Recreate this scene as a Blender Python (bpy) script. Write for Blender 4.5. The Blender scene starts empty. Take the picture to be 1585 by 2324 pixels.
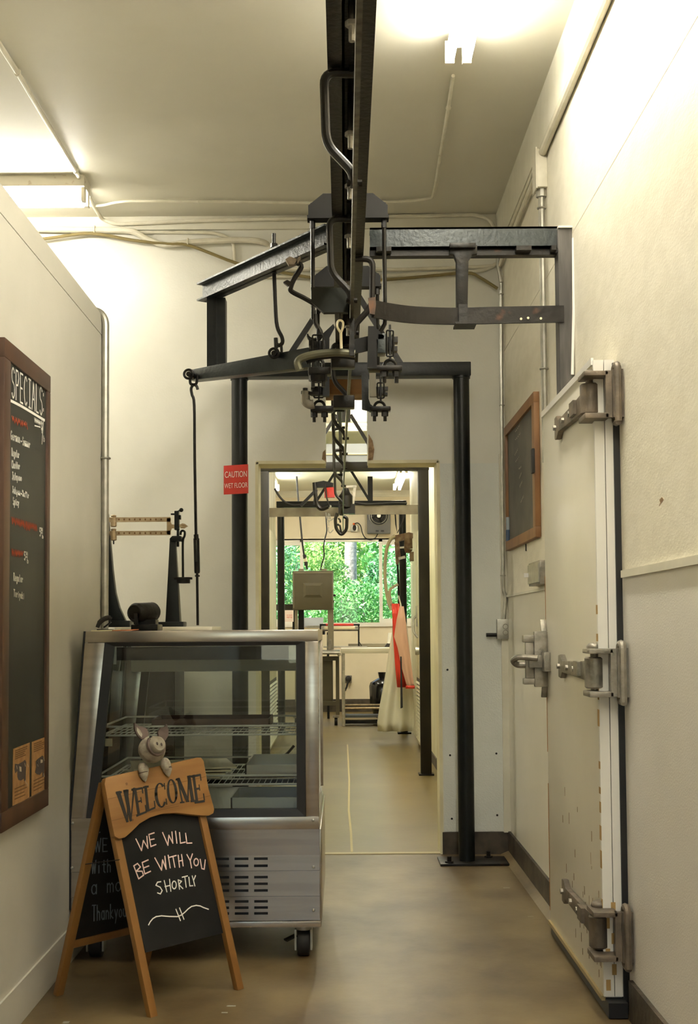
import bpy, bmesh, math, random
from mathutils import Vector, Matrix
random.seed(7)
SC = bpy.context.scene
COL = SC.collection
V = Vector
# ------------------------------------------------------------------ camera, world, exposure
W, H, F = 1585.0, 2324.0, 2900.0
CAMZ, PITCH, ROLL, SX, SY = 1.27, math.radians(3.0), math.radians(0.4), 0.0054, 0.0478
CP = V((0, 0, CAMZ))
_f = V((0, math.cos(PITCH), math.sin(PITCH))); _u0 = V((0, -math.sin(PITCH), math.cos(PITCH))); _r0 = V((1, 0, 0))
_r = _r0 * math.cos(ROLL) - _u0 * math.sin(ROLL); _u = _u0 * math.cos(ROLL) + _r0 * math.sin(ROLL)
cam = bpy.data.cameras.new('camera'); camo = bpy.data.objects.new('camera', cam); COL.objects.link(camo)
cam.sensor_fit = 'VERTICAL'; cam.sensor_height = 36.0; cam.sensor_width = 36.0 * W / H; cam.lens = 36.0 * F / H
cam.shift_x = SX; cam.shift_y = SY; cam.clip_start = 0.05; cam.clip_end = 300
camo.matrix_world = Matrix(((_r.x, _u.x, -_f.x, 0), (_r.y, _u.y, -_f.y, 0), (_r.z, _u.z, -_f.z, CAMZ), (0, 0, 0, 1)))
SC.camera = camo
SC.view_settings.view_transform = 'Standard'; SC.view_settings.look = 'None'; SC.view_settings.gamma = 1.0
SC.view_settings.use_curve_mapping = False; SC.view_settings.exposure = 0.35
LAMP = 52.0            # radiance of the fluorescent tubes
LAMP_COL = (1.0, 0.952, 0.84)
wd = bpy.data.worlds.new('sky'); SC.world = wd; wd.use_nodes = True
_n = wd.node_tree.nodes; _n.clear()
_sky = _n.new('ShaderNodeTexSky'); _sky.sky_type = 'NISHITA'; _sky.sun_elevation = math.radians(48); _sky.sun_rotation = math.radians(250)
_sky.sun_disc = False
_bg = _n.new('ShaderNodeBackground'); _bg.inputs[1].default_value = 0.6
_wo = _n.new('ShaderNodeOutputWorld'); wd.node_tree.links.new(_sky.outputs[0], _bg.inputs[0]); wd.node_tree.links.new(_bg.outputs[0], _wo.inputs[0])
sun = bpy.data.lights.new('sun', 'SUN'); sun.energy = 17.0; sun.angle = math.radians(1.0); sun.color = (1, .95, .82)
suno = bpy.data.objects.new('sun', sun); COL.objects.link(suno); suno.rotation_euler = (math.radians(38), 0, math.radians(-50)); suno.location = (0, 30, 12)

def ray(px, py):
    return _f + _r * ((px - W / 2 + SX * H) / F) - _u * ((py - H / 2 - SY * H) / F)
def P(px, py, y):
    d = ray(px, py); return CP + d * (y / d.y)
def PX(px, py, x):
    d = ray(px, py); return CP + d * (x / d.x)
def PZ(px, py, z):
    d = ray(px, py); return CP + d * ((z - CAMZ) / d.z)
def PN(px, py, o, n):
    d = ray(px, py); return CP + d * ((o - CP).dot(n) / d.dot(n))
# ------------------------------------------------------------------ materials
def mat(name, c, rough=.5, metal=0., c2=None, scale=8., bump=0., bscale=60., spec=.5, detail=4., fac=(.4, .6), emit=None, stretch=None, coat=0.):
    m = bpy.data.materials.new(name); m.use_nodes = True
    nt = m.node_tree; b = nt.nodes['Principled BSDF']; L = nt.links
    b.inputs['Base Color'].default_value = (*c, 1); b.inputs['Roughness'].default_value = rough; b.inputs['Metallic'].default_value = metal
    b.inputs['Specular IOR Level'].default_value = spec
    if coat: b.inputs['Coat Weight'].default_value = coat; b.inputs['Coat Roughness'].default_value = .1
    tc = nt.nodes.new('ShaderNodeTexCoord'); co = tc.outputs['Object']
    if stretch:
        mp = nt.nodes.new('ShaderNodeMapping'); mp.inputs['Scale'].default_value = stretch; L.new(co, mp.inputs[0]); co = mp.outputs[0]
    if c2:
        t = nt.nodes.new('ShaderNodeTexNoise'); t.inputs['Scale'].default_value = scale; t.inputs['Detail'].default_value = detail; L.new(co, t.inputs['Vector'])
        r = nt.nodes.new('ShaderNodeValToRGB'); r.color_ramp.elements[0].position = fac[0]; r.color_ramp.elements[1].position = fac[1]
        r.color_ramp.elements[0].color = (*c, 1); r.color_ramp.elements[1].color = (*c2, 1)
        L.new(t.outputs['Fac'], r.inputs[0]); L.new(r.outputs[0], b.inputs['Base Color'])
    if bump:
        t2 = nt.nodes.new('ShaderNodeTexNoise'); t2.inputs['Scale'].default_value = bscale; t2.inputs['Detail'].default_value = 3; L.new(co, t2.inputs['Vector'])
        bp = nt.nodes.new('ShaderNodeBump'); bp.inputs['Strength'].default_value = bump; bp.inputs['Distance'].default_value = .01
        L.new(t2.outputs['Fac'], bp.inputs['Height']); L.new(bp.outputs[0], b.inputs['Normal'])
    if emit:
        b.inputs['Emission Color'].default_value = (*emit[0], 1); b.inputs['Emission Strength'].default_value = emit[1]
    return m
def glass(name, tint=(.93, .96, .95), refl=1.0):
    m = bpy.data.materials.new(name); m.use_nodes = True; nt = m.node_tree; nt.nodes.clear(); L = nt.links
    o = nt.nodes.new('ShaderNodeOutputMaterial'); mx = nt.nodes.new('ShaderNodeMixShader'); t = nt.nodes.new('ShaderNodeBsdfTransparent'); g = nt.nodes.new('ShaderNodeBsdfGlossy')
    t.inputs[0].default_value = (*tint, 1); g.inputs['Roughness'].default_value = .015
    fr = nt.nodes.new('ShaderNodeFresnel'); fr.inputs[0].default_value = 1.5
    mu = nt.nodes.new('ShaderNodeMath'); mu.operation = 'MULTIPLY'; mu.inputs[1].default_value = refl
    L.new(fr.outputs[0], mu.inputs[0]); L.new(mu.outputs[0], mx.inputs[0]); L.new(t.outputs[0], mx.inputs[1]); L.new(g.outputs[0], mx.inputs[2]); L.new(mx.outputs[0], o.inputs[0])
    return m
M = {}
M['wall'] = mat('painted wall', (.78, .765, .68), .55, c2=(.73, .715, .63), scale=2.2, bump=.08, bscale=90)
M['wall_r'] = mat('painted strand board', (.84, .79, .65), .42, c2=(.79, .74, .60), scale=9, bump=.13, bscale=60, stretch=(1, 1, 2.2), detail=6)
M['frp'] = mat('pebbled white panel', (.80, .77, .71), .38, c2=(.77, .74, .68), scale=3, bump=.14, bscale=160)
M['frp_b'] = mat('pebbled blue white panel', (.74, .755, .70), .45, c2=(.70, .715, .665), scale=3, bump=.25, bscale=130)
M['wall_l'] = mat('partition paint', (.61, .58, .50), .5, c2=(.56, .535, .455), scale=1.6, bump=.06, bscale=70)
M['ceil'] = mat('ceiling paint', (.68, .65, .54), .5, c2=(.63, .60, .49), scale=1.2, bump=.05, bscale=40)
M['trimw'] = mat('cream trim paint', (.74, .71, .59), .45, c2=(.68, .65, .53), scale=6)
M['cond'] = mat('painted conduit', (.74, .70, .57), .4, c2=(.66, .62, .49), scale=12)
M['jamb'] = mat('yellowed jamb paint', (.75, .70, .48), .5, c2=(.66, .60, .39), scale=5)
M['floor'] = mat('worn concrete', (.078, .050, .020), .38, c2=(.195, .143, .068), scale=2.6, bump=.12, bscale=16, detail=12, fac=(.36, .68), stretch=(1.1, .8, 1))
M['floor2'] = mat('sealed concrete', (.13, .096, .031), .36, c2=(.185, .14, .05), scale=1.5, bump=.06, bscale=16, detail=8, fac=(.3, .7))
M['base'] = mat('dark stained base', (.030, .023, .014), .6, c2=(.072, .055, .036), scale=9, bump=.3, bscale=30, detail=8)
M['black'] = mat('black gloss paint', (.0035, .0048, .0046), .36, c2=(.006, .0075, .007), scale=14, bump=.1, bscale=60, spec=.28)
M['bronze'] = mat('dark bronze paint', (.013, .010, .005), .45, c2=(.009, .007, .0035), scale=6, spec=.3)
M['iron'] = mat('dark oily iron', (.0045, .004, .003), .36, .2, c2=(.011, .009, .006), scale=22, bump=.15, bscale=50, spec=.3)
M['greysteel'] = mat('grey painted steel', (.030, .036, .037), .32, .2, c2=(.020, .025, .026), scale=9, bump=.2, bscale=55, spec=.35)
M['rusty'] = mat('worn dark steel', (.010, .008, .006), .42, .2, c2=(.10, .036, .012), scale=11, fac=(.64, .85), bump=.2, bscale=40, spec=.3)
M['rail'] = mat('worn rail steel', (.10, .09, .065), .34, .7, c2=(.04, .035, .024), scale=30)
M['steel'] = mat('brushed stainless', (.52, .47, .41), .24, 1., c2=(.46, .415, .36), scale=3, stretch=(1, 1, 14))
M['galv'] = mat('galvanised metal', (.50, .49, .43), .38, .8, c2=(.40, .39, .34), scale=20)
M['cast'] = mat('cast grey metal', (.22, .205, .17), .42, .55, c2=(.33, .30, .25), scale=18, bump=.25, bscale=70)
M['castr'] = mat('rust stained cast metal', (.115, .095, .072), .5, .4, c2=(.19, .15, .11), scale=14, bump=.25, bscale=60)
M['rubber'] = mat('black rubber', (.012, .011, .010), .6)
M['doorp'] = mat('cream door enamel', (.80, .76, .64), .32, c2=(.76, .72, .60), scale=2, bump=.05, bscale=20)
M['edgew'] = mat('white edge trim', (.82, .80, .74), .35)
M['wood'] = mat('honey pine', (.25, .118, .028), .5, c2=(.18, .08, .018), scale=5, stretch=(1, 1, .14), detail=6, bump=.1)
M['woodp'] = mat('plaque pine', (.31, .158, .045), .55, c2=(.235, .108, .027), scale=5, stretch=(.25, .25, 2.6), detail=6)
M['walnut'] = mat('dark stained frame', (.052, .024, .013), .45, c2=(.085, .04, .02), scale=6, stretch=(1, 1, .3))
M['oak'] = mat('brown frame wood', (.26, .125, .042), .5, c2=(.19, .085, .028), scale=8, stretch=(1, 1, .3))
M['slate'] = mat('chalkboard slate', (.016, .016, .012), .5, c2=(.027, .027, .021), scale=3, detail=6)
M['slateb'] = mat('black chalkboard', (.0065, .0065, .0062), .7, c2=(.010, .010, .0095), scale=6, spec=.25)
M['chalkw'] = mat('white chalk', (.85, .82, .74), .9)
M['chalkp'] = mat('pink chalk', (.88, .64, .58), .9)
M['chalkr'] = mat('faded red chalk', (.42, .07, .025), .9)
M['chalkb'] = mat('blue chalk', (.13, .16, .19), .9)
M['chalkf'] = mat('faint chalk', (.36, .34, .27), .9)
M['brown'] = mat('kraft print', (.42, .23, .085), .75, c2=(.33, .17, .06), scale=30)
M['ink'] = mat('dark ink', (.018, .016, .013), .7)
M['inkb'] = mat('brown ink', (.16, .075, .022), .8)
M['inkp'] = mat('print highlight', (.50, .43, .33), .8)
M['inkc'] = mat('cow print', (.07, .052, .045), .8)
M['red'] = mat('red plastic', (.62, .035, .022), .4, c2=(.56, .03, .018), scale=20)
M['white'] = mat('white paint', (.85, .83, .76), .4)
M['lettw'] = mat('white lettering', (.92, .88, .80), .5)
M['shelfw'] = mat('white coated wire', (.80, .80, .74), .35)
M['pig'] = mat('pig paint', (.44, .40, .31), .5, c2=(.17, .135, .10), scale=34, fac=(.42, .72), bump=.3, bscale=70)
M['pigd'] = mat('pig dark paint', (.07, .048, .038), .6, c2=(.13, .09, .075), scale=20)
M['pigs'] = mat('pig snout paint', (.33, .295, .225), .5, c2=(.24, .205, .15), scale=30)
M['gasket'] = mat('black gasket', (.010, .010, .011), .45)
M['inner'] = mat('case liner', (.62, .63, .57), .4)
M['glass'] = glass('case glass', (.93, .955, .935), 1.5)
M['wglass'] = glass('window glass', (.97, .99, .97), .6)
M['tube'] = mat('fluorescent tube', (.9, .9, .85), .3, emit=(LAMP_COL, LAMP))
M['fix'] = mat('fixture enamel', (.72, .67, .54), .4, c2=(.45, .33, .2), scale=25, fac=(.62, .75))
M['cable'] = mat('olive cable', (.20, .155, .055), .5)
M['timber'] = mat('bare brown timber', (.22, .105, .025), .7, c2=(.16, .07, .016), scale=7)
M['damage'] = mat('broken plaster', (.33, .22, .12), .9, c2=(.20, .12, .06), scale=40, bump=.8, bscale=90)
M['dgrey'] = mat('charcoal enamel', (.011, .0105, .0098), .45, spec=.15)
M['saw'] = mat('grey green enamel', (.105, .09, .053), .4, c2=(.09, .077, .044), scale=4)
M['sawl'] = mat('light grey enamel', (.24, .21, .145), .4)
M['plast'] = mat('bluish plastic sheet', (.40, .43, .47), .3)
M['apronw'] = mat('white vinyl apron', (.83, .80, .62), .35)
M['apronr'] = mat('red apron', (.68, .045, .02), .55)
M['apronp'] = mat('pink apron lining', (.72, .44, .30), .7)
M['hose'] = mat('tan hose', (.52, .46, .29), .4)
M['board'] = mat('white cutting board', (.86, .82, .68), .4)
M['plastb'] = mat('shiny black bag', (.008, .008, .009), .18)
M['orange'] = mat('orange plug', (.9, .16, .03), .4)
M['bone'] = mat('ivory plastic', (.80, .72, .48), .45)
M['bark'] = mat('grey bark', (.30, .275, .25), .9, c2=(.18, .165, .15), scale=14, bump=.8, bscale=20)
M['grass'] = mat('grass ground', (.10, .19, .035), .9, c2=(.18, .27, .06), scale=3)
for i, (a, b) in enumerate([((.07, .25, .075), (.16, .40, .11)), ((.16, .34, .08), (.30, .48, .12)), ((.035, .15, .06), (.09, .27, .10)), ((.10, .30, .12), (.22, .46, .20))]):
    M['leaf%d' % i] = mat('leaf green %d' % i, a, .5, c2=b, scale=1.6, detail=3)
    nt = M['leaf%d' % i].node_tree; b_ = nt.nodes['Principled BSDF']; b_.inputs['Transmission Weight'].default_value = 0.0
# ------------------------------------------------------------------ mesh helpers
def off(o):
    v = V((0, 0, 0))
    while o is not None: v += V(o.location); o = o.parent
    return v
def link(o, parent=None):
    COL.objects.link(o)
    if parent is not None: o.parent = parent
    return o
def tag(o, label=None, cat=None, group=None, kind=None):
    if label: o['label'] = label
    if cat: o['category'] = cat
    if group: o['group'] = group
    if kind: o['kind'] = kind
    return o
def thing(name, label, cat, loc, group=None):
    o = bpy.data.objects.new(name, None); o.empty_display_size = .05; o.location = loc; COL.objects.link(o)
    return tag(o, label, cat, group)
def frame_of(d):
    d = V(d).normalized(); a = V((0, 0, 1)) if abs(d.z) < .9 else V((0, 1, 0))
    s = d.cross(a).normalized(); return s, s.cross(d).normalized()
class MB:
    def __init__(s): s.v = []; s.f = []
    def add(s, vs, fs):
        n = len(s.v); s.v += [V(v) for v in vs]; s.f += [tuple(i + n for i in f) for f in fs]; return s
    def box(s, x0, x1, y0, y1, z0, z1):
        return s.add([(x0, y0, z0), (x1, y0, z0), (x1, y1, z0), (x0, y1, z0), (x0, y0, z1), (x1, y0, z1), (x1, y1, z1), (x0, y1, z1)],
                     [(0, 3, 2, 1), (4, 5, 6, 7), (0, 1, 5, 4), (1, 2, 6, 5), (2, 3, 7, 6), (3, 0, 4, 7)])
    def obox(s, c, a, b, d):
        c, a, b, d = V(c), V(a), V(b), V(d)
        vs = [c + a * i + b * j + d * k for k in (-1, 1) for (i, j) in ((-1, -1), (1, -1), (1, 1), (-1, 1))]
        return s.add(vs, [(0, 3, 2, 1), (4, 5, 6, 7), (0, 1, 5, 4), (1, 2, 6, 5), (2, 3, 7, 6), (3, 0, 4, 7)])
    def bar(s, p, q, w, h, up=(0, 0, 1)):      # w across, h along up
        p, q = V(p), V(q); d = (q - p); L = d.length / 2; d.normalize(); sd = d.cross(V(up))
        if sd.length < 1e-4: sd = d.cross(V((1, 0, 0)))
        sd.normalize(); u = sd.cross(d)
        return s.obox((p + q) / 2, d * L, sd * w / 2, u * h / 2)
    def tube(s, pts, r, n=8, closed=False):
        pts = [V(p) for p in pts]; k = len(pts); rs = r if isinstance(r, (list, tuple)) else [r] * k
        rings = []; prev = None
        for i in range(k):
            if closed: d = pts[(i + 1) % k] - pts[i - 1]
            else: d = pts[min(i + 1, k - 1)] - pts[max(i - 1, 0)]
            d.normalize()
            if prev is None: a, b = frame_of(d)
            else:
                a = prev - d * prev.dot(d)
                if a.length < 1e-5: a, _ = frame_of(d)
                a.normalize(); b = a.cross(d)
            prev = a
            rings.append([pts[i] + (a * math.cos(2 * math.pi * j / n) + b * math.sin(2 * math.pi * j / n)) * rs[i] for j in range(n)])
        vs = [v for rg in rings for v in rg]; fs = []
        for i in range(k if closed else k - 1):
            i2 = (i + 1) % k
            for j in range(n): fs.append((i * n + j, i * n + (j + 1) % n, i2 * n + (j + 1) % n, i2 * n + j))
        if not closed: fs += [tuple(range(n))[::-1], tuple((k - 1) * n + j for j in range(n))]
        return s.add(vs, fs)
    def cyl(s, p, q, r, r2=None, n=16):
        return s.tube([p, q], [r, r if r2 is None else r2], n)
    def lathe(s, prof, o, ax=(0, 0, 1), n=16):   # prof (radius, height)
        o, ax = V(o), V(ax).normalized()
        return s.tube2([(o + ax * t, max(r, 1e-4)) for r, t in prof], ax, n)
    def tube2(s, pr, ax, n):
        a, b = frame_of(ax); vs = []; fs = []
        for p, r in pr: vs += [p + (a * math.cos(2 * math.pi * j / n) + b * math.sin(2 * math.pi * j / n)) * r for j in range(n)]
        for i in range(len(pr) - 1):
            for j in range(n): fs.append((i * n + j, i * n + (j + 1) % n, (i + 1) * n + (j + 1) % n, (i + 1) * n + j))
        fs += [tuple(range(n))[::-1], tuple((len(pr) - 1) * n + j for j in range(n))]
        return s.add(vs, fs)
    def prism(s, pts, o):
        pts = [V(p) for p in pts]; o = V(o); n = len(pts)
        return s.add(pts + [p + o for p in pts], [tuple(range(n))[::-1], tuple(range(n, 2 * n))] + [(i, (i + 1) % n, n + (i + 1) % n, n + i) for i in range(n)])
    def ring(s, c, nrm, R, r, a0=0., a1=360., n=20, m=8, up=None):
        c = V(c); 
        if up is None: a, b = frame_of(nrm)
        else: b = V(up).normalized(); a = b.cross(V(nrm)).normalized()
        full = abs(a1 - a0) >= 359.9; k = n if full else n + 1
        pts = [c + (a * math.cos(math.radians(a0 + (a1 - a0) * i / n)) + b * math.sin(math.radians(a0 + (a1 - a0) * i / n))) * R for i in range(k)]
        return s.tube(pts, r, m, full)
    def ball(s, c, rx, ry=None, rz=None, n=16, m=10, rot=None):
        c = V(c); ry = rx if ry is None else ry; rz = rx if rz is None else rz; vs = []; fs = []
        for i in range(m + 1):
            t = math.pi * i / m
            for j in range(n):
                p = 2 * math.pi * j / n; q = V((rx * math.sin(t) * math.cos(p), ry * math.sin(t) * math.sin(p), rz * math.cos(t)))
                if rot is not None: q = rot @ q
                vs.append(c + q)
        for i in range(m):
            for j in range(n): fs.append((i * n + j, (i + 1) * n + j, (i + 1) * n + (j + 1) % n, i * n + (j + 1) % n))
        return s.add(vs, fs)
    def build(s, name, m, parent=None, label=None, cat=None, group=None, kind=None, smooth=35, bevel=0., origin=None):
        if parent is not None: o0 = off(parent)
        else:
            xs = [v.x for v in s.v]; ys = [v.y for v in s.v]
            o0 = V(((min(xs) + max(xs)) / 2, (min(ys) + max(ys)) / 2, min(v.z for v in s.v)))
            if kind == 'structure': o0 = V((0, 0, 0))
        me = bpy.data.meshes.new(name)
        bm = bmesh.new(); vv = [bm.verts.new(v - o0) for v in s.v]
        for f in s.f:
            try: bm.faces.new([vv[i] for i in f])
            except ValueError: pass
        bmesh.ops.remove_doubles(bm, verts=bm.verts, dist=1e-6)
        bmesh.ops.recalc_face_normals(bm, faces=bm.faces)
        if bevel:
            ed = [e for e in bm.edges if len(e.link_faces) == 2 and e.calc_face_angle(0) > .6]
            bmesh.ops.bevel(bm, geom=ed, offset=bevel, segments=2, affect='EDGES', profile=.6)
        bm.to_mesh(me); bm.free()
        me.materials.append(M[m] if isinstance(m, str) else m)
        if smooth:
            for p in me.polygons: p.use_smooth = True
            me.set_sharp_from_angle(angle=math.radians(smooth))
        o = bpy.data.objects.new(name, me)
        if parent is None: o.location = o0
        link(o, parent); return tag(o, label, cat, group, kind)
def B(*a): return MB().box(*a)
def dup(o, loc=None, parent=None, label=None):
    c = o.copy(); COL.objects.link(c); c.parent = parent
    if loc is not None: c.location = loc
    if label: c['label'] = label
    for ch in list(o.children): dup(ch, None, c)
    return c
def smooth_path(pts, sub=5):
    pts = [V(p) for p in pts]; out = []
    for i in range(len(pts) - 1):
        p0 = pts[max(i - 1, 0)]; p1 = pts[i]; p2 = pts[i + 1]; p3 = pts[min(i + 2, len(pts) - 1)]
        for k in range(sub):
            t = k / sub
            out.append(.5 * ((2 * p1) + (p2 - p0) * t + (2 * p0 - 5 * p1 + 4 * p2 - p3) * t * t + (3 * p1 - p0 - 3 * p2 + p3) * t ** 3))
    out.append(pts[-1]); return out
def round_path(pts, r=.04, k=5):
    pts = [V(p) for p in pts]; out = [pts[0]]
    for i in range(1, len(pts) - 1):
        a = pts[i - 1] - pts[i]; b = pts[i + 1] - pts[i]; ra = min(r, a.length * .45, b.length * .45)
        p = pts[i] + a.normalized() * ra; q = pts[i] + b.normalized() * ra
        for j in range(k + 1):
            t = j / k; out.append(p * (1 - t) ** 2 + pts[i] * 2 * t * (1 - t) + q * t * t)
    out.append(pts[-1]); return out
def pp(pts, y): return [P(a, b, y) for a, b in pts]
def ppd(pts): return [P(a, b, c) for a, b, c in pts]
# ------------------------------------------------------------------ chalk strokes
def arc(cx, cy, rx, ry, a0, a1, n=8): return [(cx + rx * math.cos(math.radians(a0 + (a1 - a0) * i / n)), cy + ry * math.sin(math.radians(a0 + (a1 - a0) * i / n))) for i in range(n + 1)]
FONT = {
 'A': [[(0, 0), (.45, 1), (.9, 0)], [(.2, .38), (.72, .38)]], 'C': [arc(.5, .5, .45, .5, 50, 310)], 'E': [[(.8, 1), (.1, 1), (.1, 0), (.8, 0)], [(.1, .5), (.65, .5)]],
 'G': [arc(.5, .5, .45, .5, 50, 350) + [(.55, .42)]], 'I': [[(.2, 1), (.8, 1)], [(.5, 1), (.5, 0)], [(.2, 0), (.8, 0)]], 'J': [[(.3, 1), (.85, 1)], [(.6, 1), (.6, .2), (.4, 0), (.15, .12)]],
 'L': [[(.15, 1), (.15, 0), (.8, 0)]], 'P': [[(.1, 0), (.1, 1), (.6, 1), (.82, .78), (.6, .52), (.1, .5)]], 'R': [[(.1, 0), (.1, 1), (.6, 1), (.8, .78), (.55, .55), (.1, .5)], [(.4, .5), (.85, 0)]],
 'S': [arc(.48, .75, .34, .25, 30, 230, 7) + arc(.48, .25, .36, .25, 80, -150, 8)], 'T': [[(0, 1), (.9, 1)], [(.45, 1), (.45, 0)]],
 'a': [arc(.45, .3, .33, .3, 30, 330), [(.78, .6), (.78, 0)]], 'c': [arc(.5, .3, .4, .3, 50, 310)], 'd': [arc(.42, .3, .32, .3, 20, 340), [(.75, 1), (.75, 0)]],
 'e': [[(.12, .32), (.82, .34)] + arc(.47, .3, .36, .3, 10, 310)], 'g': [arc(.45, .3, .33, .3, 20, 340), [(.78, .6), (.78, -.25), (.4, -.38), (.15, -.2)]],
 'h': [[(.12, 1), (.12, 0)], [(.12, .4), (.4, .6), (.72, .5), (.75, 0)]], 'i': [[(.45, .58), (.45, 0)], [(.45, .78), (.45, .84)]], 'k': [[(.12, 1), (.12, 0)], [(.7, .6), (.14, .25), (.78, 0)]],
 'l': [[(.45, 1), (.45, .05), (.6, 0)]], 'm': [[(.05, .6), (.05, 0)], [(.05, .45), (.3, .6), (.45, .45), (.45, 0)], [(.45, .45), (.7, .6), (.88, .45), (.88, 0)]],
 'n': [[(.12, .6), (.12, 0)], [(.12, .42), (.45, .6), (.75, .45), (.75, 0)]], 'o': [arc(.47, .3, .36, .3, 0, 360)], 'p': [[(.12, .6), (.12, -.38)], arc(.45, .3, .33, .3, 160, -160)],
 'r': [[(.2, .6), (.2, 0)], [(.2, .35), (.5, .6), (.8, .52)]], 's': [[(.75, .52), (.45, .6), (.2, .46), (.7, .2), (.45, 0), (.12, .08)]], 't': [[(.45, .95), (.45, .1), (.7, 0)], [(.15, .62), (.8, .62)]],
 'u': [[(.12, .6), (.14, .1), (.45, 0), (.75, .15)], [(.75, .6), (.75, 0)]], 'y': [[(.12, .6), (.45, .05)], [(.82, .6), (.25, -.38)]],
 '-': [[(.2, .35), (.8, .35)]], ':': [[(.4, .75), (.4, .83)], [(.4, .15), (.4, .23)]], '5': [[(.8, 1), (.2, 1), (.15, .58), (.6, .6), (.8, .3), (.5, 0), (.12, .08)]], '0': [arc(.47, .5, .33, .5, 0, 360)],
 '/': [[(.1, -.2), (.85, 1.1)]], '2': [[(.12, .8), (.4, 1), (.75, .8), (.1, 0), (.85, 0)]], '.': [[(.45, 0), (.45, .08)]], '$': [[(.8, .8), (.45, .92), (.15, .72), (.78, .3), (.45, .08), (.1, .2)], [(.46, 1.1), (.46, -.1)]],
 'b': [[(.12, 1), (.12, 0)], arc(.45, .3, .33, .3, 160, -160)], ' ': [], '+': [[(.1, .35), (.85, .35)], [(.47, .1), (.47, .6)]],
}
def stroke(mb, pts, w, nrm, lift=.0006, th=.0006):
    nrm = V(nrm)
    pts = [V(p) + nrm * lift for p in pts]
    for a, b in zip(pts[:-1], pts[1:]):
        d = b - a
        if d.length < 1e-6: continue
        e = d.normalized() * w * .35
        mb.bar(a - e, b + e, w, th, nrm)
def chalk_text(mb, s, q, fn, w, nrm):
    """q: four pixels (top-left, top-right, bottom-right, bottom-left) of cap box; fn maps a pixel to the board."""
    A, Bq, Cq, D = [fn(*p) for p in q]; n = len(s)
    for i, ch in enumerate(s):
        for pl in FONT.get(ch, []):
            pts = []
            for x, y in pl:
                u = (i + x * .88) / n
                pts.append((D * (1 - u) + Cq * u) * (1 - y) + (A * (1 - u) + Bq * u) * y)
            stroke(mb, pts, w, nrm)
# ------------------------------------------------------------------ the room
CZ, RX, LX, BY, BY2, FY = 3.635, .925, -1.06, 7.24, 7.44, 19.5
def S(mb, name, m, parent=None, **k): return mb.build(name, m, parent, kind='structure' if parent is None else None, **k)
fl = S(B(-4, 1.1, -3.2, 7.3, -.15, 0), 'floor', 'floor')
fl2 = S(B(-2.2, 2.2, 7.3, 19.7, -.15, 0), 'floor', 'floor2')
jm = MB()
jp = [PZ(a, b, .0015) for a, b in ((789, 1690), (793, 1770), (792, 1840), (797, 1890), (799, 1934))]
for a, b in zip(jp[:-1], jp[1:]): jm.bar(a, b, .014, .003)
jm.build('floor_joint', mat('joint filler', (.47, .40, .22), .7), fl2)
tm = B(-.49, .56, 7.245, 7.30, .0, .004); tm.build('threshold_strip', mat('threshold concrete', (.37, .31, .17), .5), fl2)
mk = MB()
for a, b, w, h in ((525, 2283, .03, .006), (510, 2298, .02, .005), (150, 2320, .02, .01), (1150, 2015, .03, .004), (1205, 2080, .025, .004)):
    c = PZ(a, b, .0008); mk.box(c.x - w / 2, c.x + w / 2, c.y - h, c.y + h, 0, .0012)
mk.build('paint_fleck', 'chalkf', fl)
S(B(-4, 1.1, -3.2, 7.44, CZ, CZ + .1), 'ceiling', 'ceil')
S(B(-2.2, 2.2, 7.44, 19.7, 3.37, 3.47), 'ceiling', 'ceil')
# back wall with its doorway and the slot for the rail
wb = MB()
DL, DR, DT, SL, SR, ST = -.493, .545, 2.217, -.097, .143, 2.735
wb.box(-4, DL, BY, BY2, 0, CZ); wb.box(DR, 1.1, BY, BY2, 0, CZ); wb.box(DL, SL, BY, BY2, DT, CZ); wb.box(SR, DR, BY, BY2, DT, CZ); wb.box(SL, SR, BY, BY2, ST, CZ)
wback = S(wb, 'wall_back', 'wall')
MB().box(DR + .012, .905, BY - .006, BY, .125, 2.2).build('wall_panel', 'frp_b', wback)
sc_ = MB()
for a, b in ((1022, 1714), (1127, 1710), (1129, 1850), (1026, 1858), (1016, 1520)):
    c = P(a, b, BY - .006); sc_.cyl(c, c - V((0, .003, 0)), .006, n=8)
sc_.build('screw_head', 'rusty', wback)
jb = MB().box(DL - .006, DL + .012, BY - .004, BY2, 0, DT).box(DR - .012, DR + .006, BY - .004, BY2, 0, DT).box(DL, SL - .003, BY - .004, BY2, DT - .012, DT + .006).box(SR + .003, DR, BY - .004, BY2, DT - .012, DT + .006)
jb.build('jamb_lining', 'jamb', wback)
MB().box(SL, SR, BY + .06, BY2 + .06, 2.615, 2.712).build('slot_header', 'timber', wback)
for x, pts in ((SR, ((837, 985), (846, 1000), (850, 1020), (847, 1044), (836, 1046))), (SL, ((739, 1020), (733, 1026), (731, 1042), (741, 1048)))):
    MB().prism(pp(pts, BY - .004), (0, .006, 0)).build('broken_plaster', 'damage', wback)
S(B(-4, RX, BY - .022, BY, 3.558, CZ), 'trim_1', 'trimw')
S(B(DR, RX, BY - .012, BY, 0, .122), 'baseboard_back', 'base')
S(B(-4, DL, BY - .012, BY, 0, .122), 'baseboard_back', 'base')
S(B(.888, .925, BY - .03, BY - .0, .122, 2.25), 'trim_2', 'trimw')
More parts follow.
